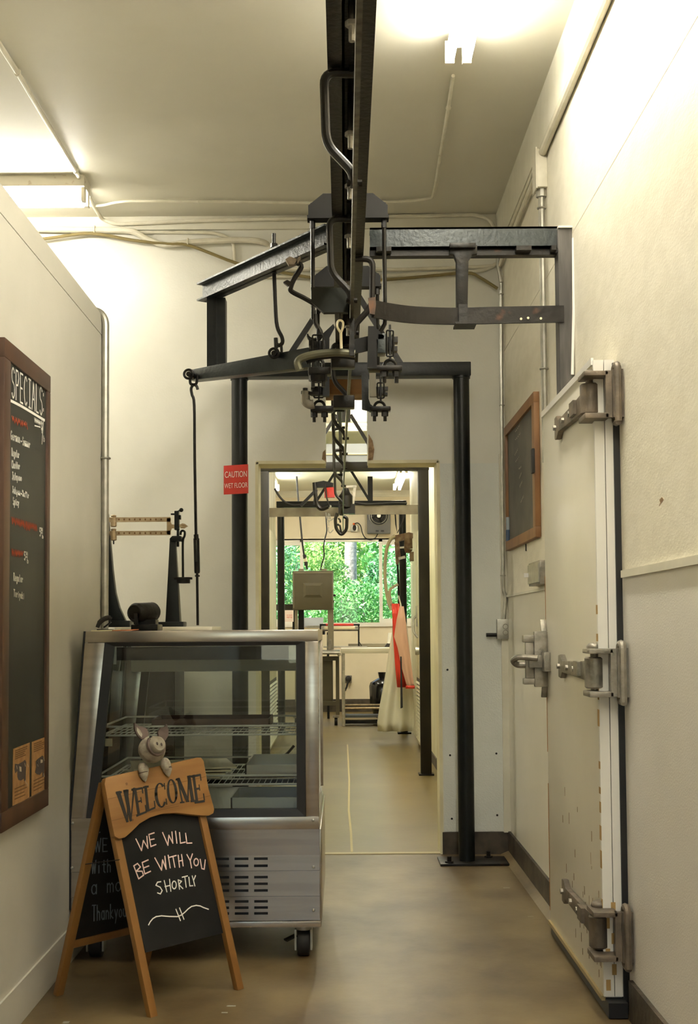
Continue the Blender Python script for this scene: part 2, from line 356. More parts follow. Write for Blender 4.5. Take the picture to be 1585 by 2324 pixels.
# right wall: strand board above, pebbled panel below
wr = S(B(RX + .01, 1.1, -3.2, BY, 0, CZ), 'wall_right', 'wall_r')
B(RX, RX + .01, -3.2, BY, 1.44, 2.838).build('wall_panel', 'wall_r', wr)
B(RX, RX + .01, -3.2, BY, 2.842, CZ).build('wall_panel', 'wall_r', wr)
B(RX, RX + .01, -3.2, 4.24, .0, 1.44).build('wall_panel', 'frp', wr)
MB().prism([PX(a_, b_, RX - .0006) for a_, b_ in ((1503, 1128), (1507, 1134), (1503, 1140), (1496, 1149), (1499, 1140), (1497, 1134))], (.0006, 0, 0)).build('paint_chip', 'damage', wr)
B(RX, RX + .01, 4.24, BY, .0, 1.44).build('wall_panel', 'doorp', wr)
S(MB().box(RX - .013, RX, -3.2, 4.2, 1.428, 1.452).box(RX - .01, RX, 5.37, BY - .03, 1.436, 1.448), 'trim_3', 'trimw')
S(B(RX - .014, RX, -3.2, 4.19, 0, .128), 'baseboard_right', 'base')
S(B(RX - .014, RX, 5.36, BY - .012, 0, .128), 'baseboard_right', 'base')
S(MB().add([(RX - .014, 5.36, .02), (RX - .05, 5.36, 0), (RX - .014, 5.36, 0), (RX - .014, BY - .02, .02), (RX - .06, BY - .02, 0), (RX - .014, BY - .02, 0)], [(0, 1, 2), (3, 5, 4), (0, 3, 4, 1), (1, 4, 5, 2), (2, 5, 3, 0)]), 'trim_4', 'floor')
S(B(RX - .035, RX, -3.2, BY - .022, 3.405, CZ), 'trim_5', 'trimw')
# left partition (walk-in box) and the outer walls
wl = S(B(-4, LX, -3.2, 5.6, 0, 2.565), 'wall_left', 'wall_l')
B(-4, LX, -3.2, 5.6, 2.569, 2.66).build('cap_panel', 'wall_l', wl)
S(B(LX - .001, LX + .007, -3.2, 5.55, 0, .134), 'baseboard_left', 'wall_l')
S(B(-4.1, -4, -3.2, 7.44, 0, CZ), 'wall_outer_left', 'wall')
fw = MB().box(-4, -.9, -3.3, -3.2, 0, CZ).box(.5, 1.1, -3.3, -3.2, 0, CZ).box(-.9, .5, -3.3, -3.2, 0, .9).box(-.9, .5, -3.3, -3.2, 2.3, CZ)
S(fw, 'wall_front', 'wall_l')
w2 = MB()
for x0, x1, z0, z1 in ((-.9, .5, .9, .95), (-.9, .5, 2.25, 2.3), (-.9, -.85, .9, 2.3), (.45, .5, .9, 2.3), (-.225, -.175, .9, 2.3)): w2.box(x0, x1, -3.3, -3.2, z0, z1)
w2o = S(w2, 'window_2', 'white'); B(-.85, .45, -3.255, -3.25, .95, 2.25).build('pane', 'wglass', w2o)
# rear room: two cold-room boxes, then the wide end with the window
fw1 = M['fwall'] = mat('cream wall sheet with light tint', (.80, .72, .55), .5, c2=(.75, .67, .50), scale=2)  # yellow of the rear-room light is mixed into this wall colour
M['coldbox'] = mat('cream cold room with light tint', (.76, .73, .54), .45, c2=(.66, .62, .42), scale=4, stretch=(1, 1, .3))  # yellow-green cast of the rear-room light is part of this colour
S(B(-2.2, -.8, 7.44, 15.06, 0, 3.37), 'wall_rear_left', 'coldbox')
S(B(.83, 2.2, 7.44, 15.8, 0, 3.37), 'wall_rear_right', 'coldbox')
S(B(.818, .83, 7.44, 12.3, 0, .09), 'baseboard_rear', 'base')
S(B(-2.2, -2.1, 15.06, FY, 0, 3.37), 'wall_far_left', 'fwall')
S(B(2.1, 2.2, 15.8, FY, 0, 3.37), 'wall_far_right', 'fwall')
WX0, WX1, WZ0, WZ1 = -1.25, 1.25, 1.338, 2.615
wf = MB().box(-2.2, WX0, FY, FY + .12, 0, 3.37).box(WX1, 2.2, FY, FY + .12, 0, 3.37).box(WX0, WX1, FY, FY + .12, 0, WZ0).box(WX0, WX1, FY, FY + .12, WZ1, 3.37)
wfar = S(wf, 'wall_far', 'fwall')
for x in (-.56, .62): B(x - .006, x + .006, FY - .008, FY, WZ1 + .02, 3.25).build('seam_batten', 'fwall', wfar)
S(MB().box(-2.1, 2.1, FY - .03, FY, 3.27, 3.37).box(-2.1, 2.1, FY - .05, FY, 3.30, 3.34), 'trim_6', 'trimw')
S(B(-2.1, 2.1, FY - .03, FY, 0, .19), 'baseboard_far', 'base')
S(MB().box(-.8, .83, 13.05, 13.2, 3.29, 3.37).box(-.8, .83, 13.02, 13.23, 3.34, 3.37), 'trim_7', 'trimw')
wm = MB().box(WX0, WX1, FY - .03, FY + .08, WZ0 - .05, WZ0 + .012).box(WX0, WX1, FY, FY + .08, WZ1 - .03, WZ1 + .02)
for x in (WX0 + .02, -.64, .57, WX1 - .02): wm.box(x - .025, x + .025, FY, FY + .08, WZ0, WZ1)
for x0, x1 in ((WX0, -.66), (.59, WX1)):
    wm.box(x0, x1, FY + .01, FY + .05, WZ0, WZ0 + .07).box(x0, x1, FY + .01, FY + .05, WZ1 - .08, WZ1)
wo = S(wm, 'window_1', 'white')
for x0, x1 in ((WX0, -.66), (-.62, .55), (.59, WX1)): B(x0, x1, FY + .03, FY + .034, WZ0, WZ1).build('pane', 'wglass', wo)
# ------------------------------------------------------------------ outdoors behind the far window
S(B(-30, 30, FY + .12, 70, -.5, -.3), 'ground', 'grass')
def tree_trunk(mb, x, y, z0, z1, r0, r1, bend=.08):
    k = 8; mb.tube([V((x + bend * math.sin(i * 1.3), y + bend * math.cos(i), z0 + (z1 - z0) * i / k)) for i in range(k + 1)], [r0 + (r1 - r0) * i / k for i in range(k + 1)], 12)
def leaves(mb, cx, cy, cz, rx, ry, rz, n, ln, seed, droop=.5):
    rg = random.Random(seed)
    for _ in range(n):
        t = rg.uniform(0, 2 * math.pi); u = rg.uniform(-1, 1); q = rg.random() ** .45; s_ = math.sqrt(1 - u * u)
        c = V((cx + rx * q * s_ * math.cos(t), cy + ry * q * s_ * math.sin(t), cz + rz * q * u))
        d = V((rg.uniform(-1, 1), rg.uniform(-1, 1), rg.uniform(-1, .35) * droop * 2)).normalized(); a, b = frame_of(d)
        w = (a * math.cos(t * 3) + b * math.sin(t * 3)); l = ln * rg.uniform(.6, 1.3); w *= l * .16
        mb.add([c - d * l * .5, c + w, c + d * l * .5, c - w], [(0, 1, 2, 3)])
def shrub(name, label, x, y, z, rx, ry, rz, n, ln, m, seed, cat='shrub', group=None):
    t = thing(name, label, cat, (x, y, -.3), group or 'shrubs outside the far window'); mb = MB()
    rg = random.Random(seed)
    for k in range(5):
        mb.tube([V((x, y, -.3)), V((x + rg.uniform(-.3, .3) * rx, y + rg.uniform(-.3, .3) * ry, z * .5)), V((x + rg.uniform(-.7, .7) * rx, y + rg.uniform(-.7, .7) * ry, z + rz * .6))], [.05, .035, .01], 6)
    mb.build('stem', 'bark', t)
    lm = MB(); leaves(lm, x, y, z, rx, ry, rz, n, ln, seed + 1); lm.build('foliage', m, t, smooth=0, kind='stuff')
shrub('leafy_shrub', 'bright green bushy shrub filling the middle window pane', .15, 23.0, 1.3, 1.05, .62, .85, 9000, .10, 'leaf0', 3)
shrub('leafy_shrub', 'blue-green shrub behind the left window pane', -1.35, 24.4, 1.7, .85, .62, 1.35, 9000, .10, 'leaf3', 5)
shrub('leafy_shrub', 'pale green shrub behind the right window pane', 1.35, 24.4, 1.6, .8, .62, 1.2, 8000, .10, 'leaf3', 9)
shrub('leafy_shrub', 'yellow-green shrub just left of the grey tree trunk', -.55, 25.8, 2.0, .75, .62, 1.1, 8000, .10, 'leaf1', 12)
shrub('leafy_shrub', 'dark green shrub right of the grey tree trunk', .95, 25.8, 1.75, .72, .62, 1.1, 7000, .11, 'leaf2', 15)
tt = thing('broadleaf_tree', 'grey-barked tree with a straight trunk outside the far window', 'tree', (.2, 27.2, -.3))
mb = MB(); tree_trunk(mb, .17, 27.2, -.3, 6, .14, .12, .02); mb.build('trunk', 'bark', tt)
mb = MB(); leaves(mb, .3, 27.4, 4.9, 2.2, .85, 1.5, 6000, .14, 21); mb.build('foliage', 'leaf1', tt, smooth=0, kind='stuff')
for i, (x, y, z, rx, rz, m_, lb) in enumerate(((-3.2, 33, 3.0, 2.2, 2.9, 'leaf2', 'dark tree far left beyond the shrubs outside'), (-.7, 36, 2.6, 2.0, 2.3, 'leaf1', 'sunlit yellow-green tree far behind the trunk outside'), (2.6, 34, 3.1, 2.2, 2.9, 'leaf0', 'green tree far right beyond the shrubs outside'))):
    t = thing('broadleaf_tree', lb, 'tree', (x, y, -.3), 'trees outside the far window'); mb = MB(); tree_trunk(mb, x, y, -.3, z, .16, .08); mb.build('trunk', 'bark', t)
    mb = MB(); leaves(mb, x, y, z, rx, 1.5, rz, 5200, .3, 40 + i); mb.build('foliage', m_, t, smooth=0, kind='stuff')
# ------------------------------------------------------------------ fluorescent fixtures
def fixture(name, label, a, b, zc, gap, side, hw=.0):
    """two-tube strip light from a to b (x, y) just under ceiling height zc; side = vector across."""
    a, b, side = V((*a, 0)), V((*b, 0)), V((*side, 0)); d = (b - a).normalized()
    t = thing(name, label, 'ceiling light', ((a.x + b.x) / 2, (a.y + b.y) / 2, zc - .14), 'ceiling strip lights')
    z = V((0, 0, 1))
    MB().obox((a + b) / 2 + z * (zc - .03), d * (b - a).length / 2, side * (gap * .5 + hw), z * .03).build('housing', 'fix', t, bevel=.004)
    for s_ in (-1, 1):
        o = side * gap * .5 * s_
        MB().cyl(a + o + d * .03 + z * (zc - .11), b + o - d * .03 + z * (zc - .11), .019, n=12).build('tube', 'tube', t)
        for e in (a + d * .012, b - d * .012): MB().obox(e + o + z * (zc - .085), d * .009, side * .018, z * .045).build('lamp_holder', 'fix', t)
fixture('strip_light', 'lit twin-tube strip light above the right-hand wall', (.47, 2.3), (.47, 4.98), CZ, .068, (1, 0))
fixture('strip_light', 'added out-of-view strip light in line with the right-hand one', (.47, -.6), (.47, 2.1), CZ, .068, (1, 0))  # out of view; added to brighten the right wall, floor and case
fixture('strip_light', 'lit rust-flecked strip light above the left partition', (-3.7, 6.62), (-1.335, 6.62), CZ, .09, (0, 1), .045)
fixture('strip_light', 'added hidden strip light on the rear room ceiling just behind the doorway wall', (-.4, 8.5), (-.4, 10.6), 3.37, .07, (1, 0))  # hidden from the camera; added to brighten the rear room and jambs

fixture('strip_light', 'lit strip light on the rear room ceiling near the slot', (.35, 11.0), (.35, 12.9), 3.37, .07, (1, 0))
fixture('strip_light', 'lit strip light at the right end of the far ceiling', (.76, 15.9), (.76, 17.9), 3.33, .07, (1, 0))
fixture('strip_light', 'lit strip light at the left end of the far ceiling', (-.95, 15.9), (-.95, 17.9), 3.33, .07, (1, 0))
# ------------------------------------------------------------------ overhead meat rail
ob = thing('overhead_beam', 'long black twin-channel steel beam running under the ceiling to the doorway', 'beam', (.028, 2.5, 2.75))
for xw0, xw1, xf0, xf1 in ((.005, .012, -.033, .012), (.047, .054, .047, .088)):
    MB().box(xw0, xw1, -1.2, 7.3, 2.75, 2.87).box(xf0, xf1, -1.2, 7.3, 2.75, 2.758).box(xf0, xf1, -1.2, 7.3, 2.862, 2.87).build('channel', 'iron', ob)
for y in (2.3, 2.75, 3.05, 3.75, 4.2, 4.75, 5.4, 6.2):
    bm_ = MB().cyl((.0295, y, 2.70), (.0295, y, 2.88), .008, n=8); bm_.cyl((.0295, y, 2.738), (.0295, y, 2.75), .017, n=6); bm_.box(.008, .051, y - .022, y + .022, 2.872, 2.884)
    bm_.build('clamp_bolt', 'cast', ob)
MB().box(-.03, -.005, 7.3, 12.6, 2.74, 2.80).build('rear_bar', 'iron', ob)
B(.0, .06, -1.2, 7.3, 2.871, 2.876).build('top_plate', 'iron', ob)
mr = thing('meat_rail', 'worn flat steel rail hung on bent hangers beneath the black beam', 'rail', (.03, 4, 2.42))
rp = [(.037, 1.4), (.037, 5.6), (.024, 7.2), (.006, 10), (0, 12.6), (-.002, 15.0)]
rm = MB()
for (x0, y0), (x1, y1) in zip(rp[:-1], rp[1:]): rm.bar((x0, y0, 2.448), (x1, y1, 2.448), .012, .062)
rm.build('rail_bar', 'rail', mr)
hang = None
def hanger_mesh(y, sgn=1, xo=.036):
    mb = MB(); z1 = 2.738
    path = round_path([(xo, y, z1 - .002), (xo - .079 * sgn, y, z1), (xo - .074 * sgn, y, 2.545), (xo - .006 * sgn, y, 2.472), (xo, y, 2.43)], .034, 6)
    mb.tube(path, .0125, 10); mb.box(xo - .012, xo + .012, y - .02, y + .02, z1 - .004, z1 + .012); mb.cyl((xo - .02, y, 2.44), (xo + .02, y, 2.44), .009, n=8)
    return mb
h0 = hanger_mesh(3.31).build('hanger', 'iron', mr)
for y, xo in ((2.1, .036), (4.52, .036), (6.55, .03), (7.85, .019), (8.55, .014), (9.35, .01), (10.5, .004), (12.2, 0)):
    c = h0.copy(); COL.objects.link(c); c.parent = mr; c.location = V(h0.location) + V((xo - .036, y - 3.31, 0))
hanger_mesh(5.02, -1, .046).build('hanger', 'rusty', mr)
# ---- support frames (posts, crossbeam, diagonal braces)
def frame(label, y, xl, xr, zt, round_=True, r=.044, ends=(.0, .0), bases=True, m='black', brace=True):
    t = thing('rail_support_frame', label, 'steel frame', ((xl + xr) / 2, y, 0), 'rail support frames')
    for x in (xl, xr):
        mb = MB()
        if round_: mb.cyl((x, y, .01), (x, y, zt - .065), r, n=24); mb.cyl((x, y, zt - .085), (x, y, zt - .065), r * 1.12, n=24)
        else: mb.box(x - r, x + r, y - r, y + r, .01, zt - .072)
        mb.build('post', m, t, bevel=0 if round_ else .004)
    MB().box(xl - ends[0] - .05, xr + ends[1] + .05, y - .05, y + .05, zt - .075, zt).build('crossbeam', m, t, bevel=.004)
    if brace:
        for s_ in (-1, 1): MB().bar((s_ * .33, y, zt - .01), (s_ * .06 + .01, y, zt + .42), .03, .012, (0, 1, 0)).build('brace', 'iron', t)
        MB().box(-.05, .07, y - .03, y + .03, zt + .36, zt + .46).build('brace_plate', 'iron', t)
    return t
f1 = frame('black pipe frame standing in front of the doorway', 6.98, -.567, .656, 2.722)
for x, x0, x1 in ((.656, .505, .872), (-.567, -.72, -.42)):
    pb = MB().box(x0, x1, 6.87, 7.10, 0, .012); pb.build('base_plate', 'rusty', f1, bevel=.002)
    for bx, by in ((x0 + .05, 6.91), (x1 - .09, 7.06)): MB().cyl((bx, by, .012), (bx, by, .02), .022, n=6).cyl((bx, by, .02), (bx, by, .045), .012, n=8).build('anchor_bolt', 'rusty', f1)
f2 = frame('dark square-tube frame in the rear room just past the doorway', 11.1, -.692, .70, 2.712, False, .046, m='bronze')
for x in (-.692, .70): B(x - .065, x + .065, 11.03, 11.17, 0, .014).build('base_plate', 'rusty', f2)
f3 = frame('black pipe frame in front of the far window', 15.4, -.755, .715, 2.80)
for x in (-.755, .715): B(x - .08, x + .08, 15.32, 15.48, 0, .02).build('base_plate', 'rusty', f3)
MB().box(.30, .36, 15.4, 15.46, 2.80, 3.1).build('hanger_bracket', 'iron', f3)
# ---- I-beams carrying the rail
def ibeam(mb, p, q, h, w, t=.008):
    p, q = V(p), V(q); z = V((0, 0, 1))
    mb.bar(p + z * (h - t / 2), q + z * (h - t / 2), w, t); mb.bar(p + z * t / 2, q + z * t / 2, w, t); mb.bar(p + z * h / 2, q + z * h / 2, t, h)
    return mb
sr = thing('support_beam', 'grey steel beam reaching from the overhead beam to the right-hand wall', 'beam', (.5, 5.1, 2.79))
mb = MB().box(.115, .905, 5.06, 5.068, 2.79, 2.876).box(.115, .905, 5.06, 5.14, 2.868, 2.876).box(.115, .905, 5.06, 5.14, 2.79, 2.798); mb.build('channel', 'greysteel', sr)
for x0, x1 in ((.14, .20), (.70, .76), (.84, .86)): B(x0, x1, 5.03, 5.13, 2.772, 2.79).build('clip_plate', 'rusty', sr)
B(.115, .9, 5.075, 5.12, 2.765, 2.788).build('lower_flat', 'rusty', sr)
MB().prism([P(1272, 548, 5.05), P(1282, 548, 5.05), P(1282, 573, 5.05), P(1262, 573, 5.05)], (0, .01, 0)).build('gusset', 'iron', sr)
wp = thing('wall_post', 'weathered black timber post on the right wall behind the hinge', 'post', (.89, 5.08, 1.9))
B(.868, RX, 5.04, 5.13, 1.9, 2.862).build('timber', mat('weathered black timber', (.05, .046, .042), .8, c2=(.12, .11, .1), scale=16, stretch=(1, 1, .12)), wp, bevel=.003)
B(.868, RX, 5.03, 5.13, 2.862, 2.87).build('cap_strip', 'trimw', wp)
MB().tube(ppd([(1302, 540, 5.02), (1303, 700, 5.02), (1301, 800, 5.02), (1300, 850, 5.02)]), .006, 6).build('cord', 'edgew', wp)
sl = thing('support_beam', 'grey I-beam slanting back to the left from the overhead beam', 'beam', (-.35, 5.4, 2.79))
a, b = V((-.645, 5.88, 2.79)), V((-.04, 5.02, 2.79))
ibeam(MB(), a, b, .085, .07).build('i_beam', 'greysteel', sl)
MB().box(-.62, -.535, 5.80, 5.88, 2.43, 2.79).box(-.582, -.574, 5.795, 5.80, 2.43, 2.79).build('column', 'black', sl)
MB().bar((-.577, 5.86, 2.462), (-.577, 6.95, 2.685), .04, .05).build('strut', 'black', sl)
# ---- yokes with their hanging rods
def yoke(y, label):
    t = thing('scale_yoke', label, 'yoke plate', (.03, y, 2.40), 'scale yokes over the rail'); k = y / 4.9
    pts = [(-.128, 2.872), (-.128, 2.915), (-.07, 2.962), (.125, 2.962), (.182, 2.915), (.182, 2.872)]
    MB().prism([(x, y, z) for x, z in pts], (0, .012, 0)).box(-.132, .186, y - .01, y + .05, 2.862, 2.874).build('plate', 'dgrey', t)
    for x in (-.112, .168):
        MB().cyl((x, y + .02, 2.83), (x, y + .02, 2.90), .011, n=6).build('nut', 'iron', t)
        MB().tube([(x, y + .02, 2.93), (x, y + .02, 2.47)], .0085, 8).build('hanging_rod', 'iron', t)
    return t
y1 = yoke(4.9, 'grey trapezoid yoke plate with two hanging rods, nearest the viewer')
y2 = yoke(5.9, 'dark yoke plate with two hanging rods, behind the first one')
def hook(t, x, y, z, m='iron', op=1):
    pts = [(x, y, z + .08), (x - .002 * op, y, z + .045)]
    pts += [(x + op * (.0 + .026 * math.cos(math.radians(a_))) + op * .004, y, z + .004 + .026 * math.sin(math.radians(a_))) for a_ in range(140, 376, 20)]
    MB().tube(pts, [.009] * 2 + [.0095] * 9 + [.007, .005, .003][:len(pts) - 11], 8).build('hook', m, t)
hook(y1, -.104, 4.92, 2.41, op=-1); hook(y1, .168, 4.92, 2.405)
# ---- scale suspension: knife blocks, U-bolts, arms
def suspension(label, px, py, d, ub, arm, blk, side):
    """px,py = block centre; ub = (px,py,R px); arm = (x0,x1,y0,y1) px; blk = (w,h) px; side -1 left / 1 right"""
    c = P(px, py, d); s_ = d / F; t = thing('scale_suspension', label, 'scale linkage', (c.x, d, c.z - .12), 'scale linkages under the yokes')
    w, h = blk[0] * s_ / 2, blk[1] * s_ / 2
    MB().box(c.x - w, c.x + w, d - .02, d + .03, c.z - h, c.z + h).build('knife_block', 'iron', t, bevel=.003)
    MB().box(c.x + side * w - .006, c.x + side * w + .012, d - .025, d + .02, c.z + h * .2, c.z + h * .95).box(c.x + side * w - .006, c.x + side * w + .010, d - .025, d + .02, c.z - h * .95, c.z - h * .35).build('block_bolt', 'iron', t)
    u_ = P(ub[0], ub[1], d); R = ub[2] * s_
    MB().tube([(c.x, d - .024, c.z + h + .045), (c.x, d - .024, u_.z + R)], .0045, 6).build('link_rod', 'iron', t)
    MB().ring(u_, (0, 1, 0), R, .0065, 0, 180, 14, 8, up=(0, 0, 1)).cyl(u_ + V((R, 0, 0)), u_ + V((R, 0, -.05)), .0065, n=8).cyl(u_ - V((R, 0, 0)), u_ + V((-R, 0, -.05)), .0065, n=8).build('u_bolt', 'iron', t)
    A, Bq = P(arm[0], arm[2], d), P(arm[1], arm[3], d)
    MB().box(A.x, Bq.x, d - .03, d + .03, Bq.z, A.z).build('arm', 'rusty' if side > 0 and d < 5.4 else 'iron', t, bevel=.006)
    for q in (-R, R): MB().cyl((u_.x + q, d, Bq.z - .022), (u_.x + q, d, Bq.z), .016, n=6).cyl((u_.x + q, d, Bq.z - .045), (u_.x + q, d, Bq.z - .02), .008, n=8).build('nut', 'iron', t)
    # wire keeper around the block
    k = [(c.x - w * .7, d - .03, c.z - h * 1.75), (c.x + w * .7, d - .03, c.z - h * 1.75), (c.x + w * .7, d - .03, c.z + h * 1.75), (c.x - w * .7, d - .03, c.z + h * 1.75)]
    MB().tube(round_path(k + [k[0]], .006, 3), .0035, 6).build('keeper', 'iron', t)
    return t
s1 = suspension('front left scale linkage with U-bolt beneath the grey lever', 722, 790, 4.9, (722, 826, 12), (700, 752, 836, 852), (34, 30), -1)
s2 = suspension('front right scale linkage with U-bolt below the open hook', 885, 783, 4.9, (886, 831, 14), (836, 913, 832, 843), (22, 34), 1)
s3 = suspension('rear left scale linkage with U-bolt beside the pipe elbow', 724, 888, 5.9, (725, 922, 12), (705, 757, 923, 936), (30, 20), -1)
s4 = suspension('rear right scale linkage with U-bolt over the doorway', 864, 889, 5.9, (862, 924, 12), (838, 887, 924, 934), (22, 20), 1)
B(*[f_ for f_ in (P(857, 780, 4.9).x, P(875, 780, 4.9).x, 4.86, 4.93, P(865, 806, 4.9).z, P(865, 762, 4.9).z)]).build('carrier_box', 'greysteel', s2, bevel=.003)
MB().prism(pp([(836, 740), (855, 740), (856, 836), (834, 836)], 4.84), (0, .02, 0)).prism(pp([(852, 742), (872, 762), (872, 770), (852, 770)], 4.86), (0, .01, 0)).build('hanging_plate', 'dgrey', s2)
MB().prism(pp([(804, 770), (860, 757), (860, 790), (806, 802)], 4.92), (0, .012, 0)).build('carrier_plate', 'dgrey', s2)
L_ = pp([(821, 846), (837, 846), (837, 905), (841, 917), (850, 924), (850, 935), (822, 929)], 5.9)
MB().prism(L_, (0, .02, 0)).build('hanging_plate', 'black', s4)
MB().prism(pp([(838, 838), (853, 838), (855, 900), (840, 900)], 5.7), (0, .02, 0)).build('carrier_plate', 'saw', s4)
B(P(757, 900, 5.9).x, P(805, 900, 5.9).x, 5.86, 5.93, P(780, 928, 5.9).z, P(780, 900, 5.9).z).build('carrier_box', 'iron', s3, bevel=.006)
MB().box(P(733, 870, 5.85).x, P(748, 870, 5.85).x, 5.83, 5.87, P(740, 900, 5.85).z, P(740, 840, 5.85).z).build('hanging_plate', 'black', s3)
el = MB().tube(smooth_path(pp([(693, 888), (693, 900), (695, 912), (704, 918), (713, 917)], 5.85), 4), .022, 12); el.build('pipe_elbow', 'cast', s3)
MB().bar(P(684, 892, 5.85), P(724, 894, 5.85), .03, .014).cyl(P(693, 881, 5.85), P(693, 893, 5.85), .012, n=8).build('lever_link', 'iron', s3)
B(P(752, 835, 4.88).x, P(806, 835, 4.88).x, 4.84, 4.9, P(780, 838, 4.88).z, P(780, 815, 4.88).z).build('carrier_box', 'iron', s1, bevel=.006)
MB().prism(pp([(733, 757), (757, 735), (760, 742), (748, 765), (748, 800), (733, 800)], 4.93), (0, .014, 0)).build('hanging_plate', 'dgrey', s1)
MB().cyl(P(722, 850, 4.88), P(722, 850, 4.94), .028, n=16).cyl(P(722, 866, 4.9), P(722, 840, 4.9), .02, .03, n=12).build('weight_cup', 'iron', s1)
# ---- pull bar (bent pipe) and latch plate on the switch
pb = thing('pull_bar', 'greenish bent pull bar curling down at its left end below the rail', 'lever bar', tuple(P(735, 830, 4.72)))
MB().tube(smooth_path(ppd([(806, 803, 4.72), (770, 800, 4.72), (725, 803, 4.72), (690, 811, 4.72), (676, 822, 4.72), (681, 840, 4.72)]), 5), .015, 10).build('pipe', mat('greenish worn steel', (.12, .115, .075), .35, .5), pb)
q_ = P(806, 803, 4.72); MB().box(.028, .046, 4.70, 4.74, q_.z - .01, 2.42).build('strap', 'iron', pb)
MB().tube(smooth_path(ppd([(806, 812, 4.74), (770, 808, 4.74), (725, 812, 4.74), (695, 822, 4.74)]), 4), .009, 8).build('inner_rod', 'iron', pb)
lp = thing('latch_plate', 'dark folded latch plate with a bent handle below the rail', 'latch', tuple(P(745, 706, 4.6)))
MB().prism(pp([(706, 652), (778, 653), (794, 668), (790, 696), (735, 697), (708, 678)], 4.6), (0, .012, 0)).prism(pp([(708, 678), (735, 697), (790, 696), (790, 708), (735, 709), (706, 685)], 4.58), (0, .03, 0)).build('plate', mat('dark green steel', (.013, .014, .0105), .4, .2, spec=.2), lp)
MB().tube(smooth_path(ppd([(720, 693, 4.6), (690, 676, 4.58), (663, 662, 4.56), (660, 652, 4.55), (668, 632, 4.55), (684, 606, 4.55), (676, 597, 4.55)]), 4), .0095, 8).build('handle', 'rusty', lp)
MB().prism(pp([(648, 588), (658, 582), (676, 588), (668, 600), (655, 600)], 4.53), (0, .03, 0)).prism(pp([(674, 588), (682, 580), (683, 588), (676, 598)], 4.53), (0, .03, 0)).build('grip', 'castr', lp)
MB().prism(pp([(643, 640), (652, 635), (663, 640), (655, 650)], 4.54), (0, .02, 0)).build('thumb_tab', 'rusty', lp)
fd = thing('retaining_pin', 'ivory looped retaining pin dangling on a wire below the rail', 'pin', tuple(P(773, 792, 4.6)))
MB().tube(smooth_path(ppd([(774, 756, 4.6), (766, 742, 4.6), (767, 730, 4.6), (773, 727, 4.6), (779, 732, 4.6), (778, 744, 4.6), (774, 756, 4.6)]), 4), .0042, 8).cyl(P(774, 754, 4.6), P(775, 791, 4.6), .005, n=8).build('loop', 'bone', fd)
MB().tube(ppd([(772, 700, 4.6), (772, 729, 4.6)]), .0015, 5).build('wire', 'iron', fd)
# ---- curved spur rail to the right
sp = thing('spur_rail', 'curved flat spur rail branching to the right-hand wall', 'rail', tuple(P(1050, 735, 5.03)))
tops = [(846, 681, 4.83), (880, 688, 4.90), (930, 695, 4.97), (985, 698, 5.01), (1040, 699, 5.035), (1120, 697, 5.04), (1280, 694, 5.04)]
pt = smooth_path(ppd(tops), 4); mb = MB()
for p, q in zip(pt[:-1], pt[1:]):
    sd = (q - p).normalized().cross(V((0, 0, 1))) * .006; dz = V((0, 0, -.067))
    mb.add([p + sd, q + sd, q + sd + dz, p + sd + dz, p - sd, q - sd, q - sd + dz, p - sd + dz], [(0, 1, 2, 3), (4, 7, 6, 5), (0, 4, 5, 1), (3, 2, 6, 7), (0, 3, 7, 4), (1, 5, 6, 2)])
mb.build('curved_bar', 'rusty', sp, smooth=50)
MB().prism(ppd([(836, 676, 4.82), (853, 674, 4.82), (854, 690, 4.82), (851, 714, 4.82), (840, 712, 4.82)]), (0, .02, 0)).build('switch_tongue', mat('rust orange steel', (.10, .042, .016), .6, .2, c2=(.045, .025, .014), scale=24), sp)
c0, c1 = P(1048, 560, 5.06), P(1048, 738, 5.06)
MB().prism(pp([(1024, 556), (1084, 556), (1084, 576), (1072, 578), (1064, 592), (1062, 700), (1036, 700), (1036, 592), (1030, 578), (1020, 576)], 5.055), (0, .035, 0)).box(c0.x - .05, c0.x + .055, 5.03, 5.12, c0.z - .012, c0.z + .008).build('drop_hanger', 'iron', sp, bevel=.003)
MB().box(c1.x - .03, c1.x + .055, 5.0, 5.1, c1.z - .008, c1.z).box(c1.x - .014, c1.x + .02, 5.02, 5.034, c1.z, c1.z + .075).build('weld_plate', 'iron', sp)
for a_, b_ in ((1183, 724), (1199, 722), (1228, 723)):
    c = P(a_, b_, 5.032); MB().cyl(c, c - V((0, .004, 0)), .005, n=8).build('plugged_hole', 'bone', sp)
# ---- scale lever, its hangers and the long rod with turnbuckle
lv = thing('scale_lever', 'blue-grey tapered scale lever hanging left of the rail', 'lever', tuple(P(560, 850, 5.6)))
A = [P(430, 839, 5.78), P(700, 788, 5.32), P(712, 832, 5.32), P(430, 863, 5.78)]
MB().prism(A, V((.03, .055, 0))).build('bar', 'greysteel', lv, bevel=.003)
for a_, b_, d in ((436, 852, 5.74), (629, 805, 5.42)):
    c = P(a_, b_, d); MB().cyl(c - V((.012, .035, 0)), c + V((.01, .06, 0)), .012, n=10).ring(c - V((.012, .03, 0)), (0, 1, 0), .02, .006).build('pivot_pin', 'iron', lv)
hr = thing('hanger_rod', 'thin bent rod with hook dropping from the slanting I-beam', 'rod', tuple(P(628, 805, 5.42)))
MB().tube(smooth_path(pp([(622, 530), (622, 600), (625, 690), (629, 740), (640, 765), (641, 778), (634, 784), (627, 780)], 5.42), 4), .0085, 8).build('rod', 'rusty', hr)
MB().cyl(P(622, 562, 5.42), P(622, 553, 5.42), .016, n=6).build('nut', 'iron', hr)
MB().tube(round_path(pp([(627, 768), (626, 802), (640, 802), (638, 778)], 5.42), .01, 4), .006, 8).cyl(P(626, 767, 5.42), P(627, 790, 5.42), .009, n=8).build('shackle', 'iron', hr)
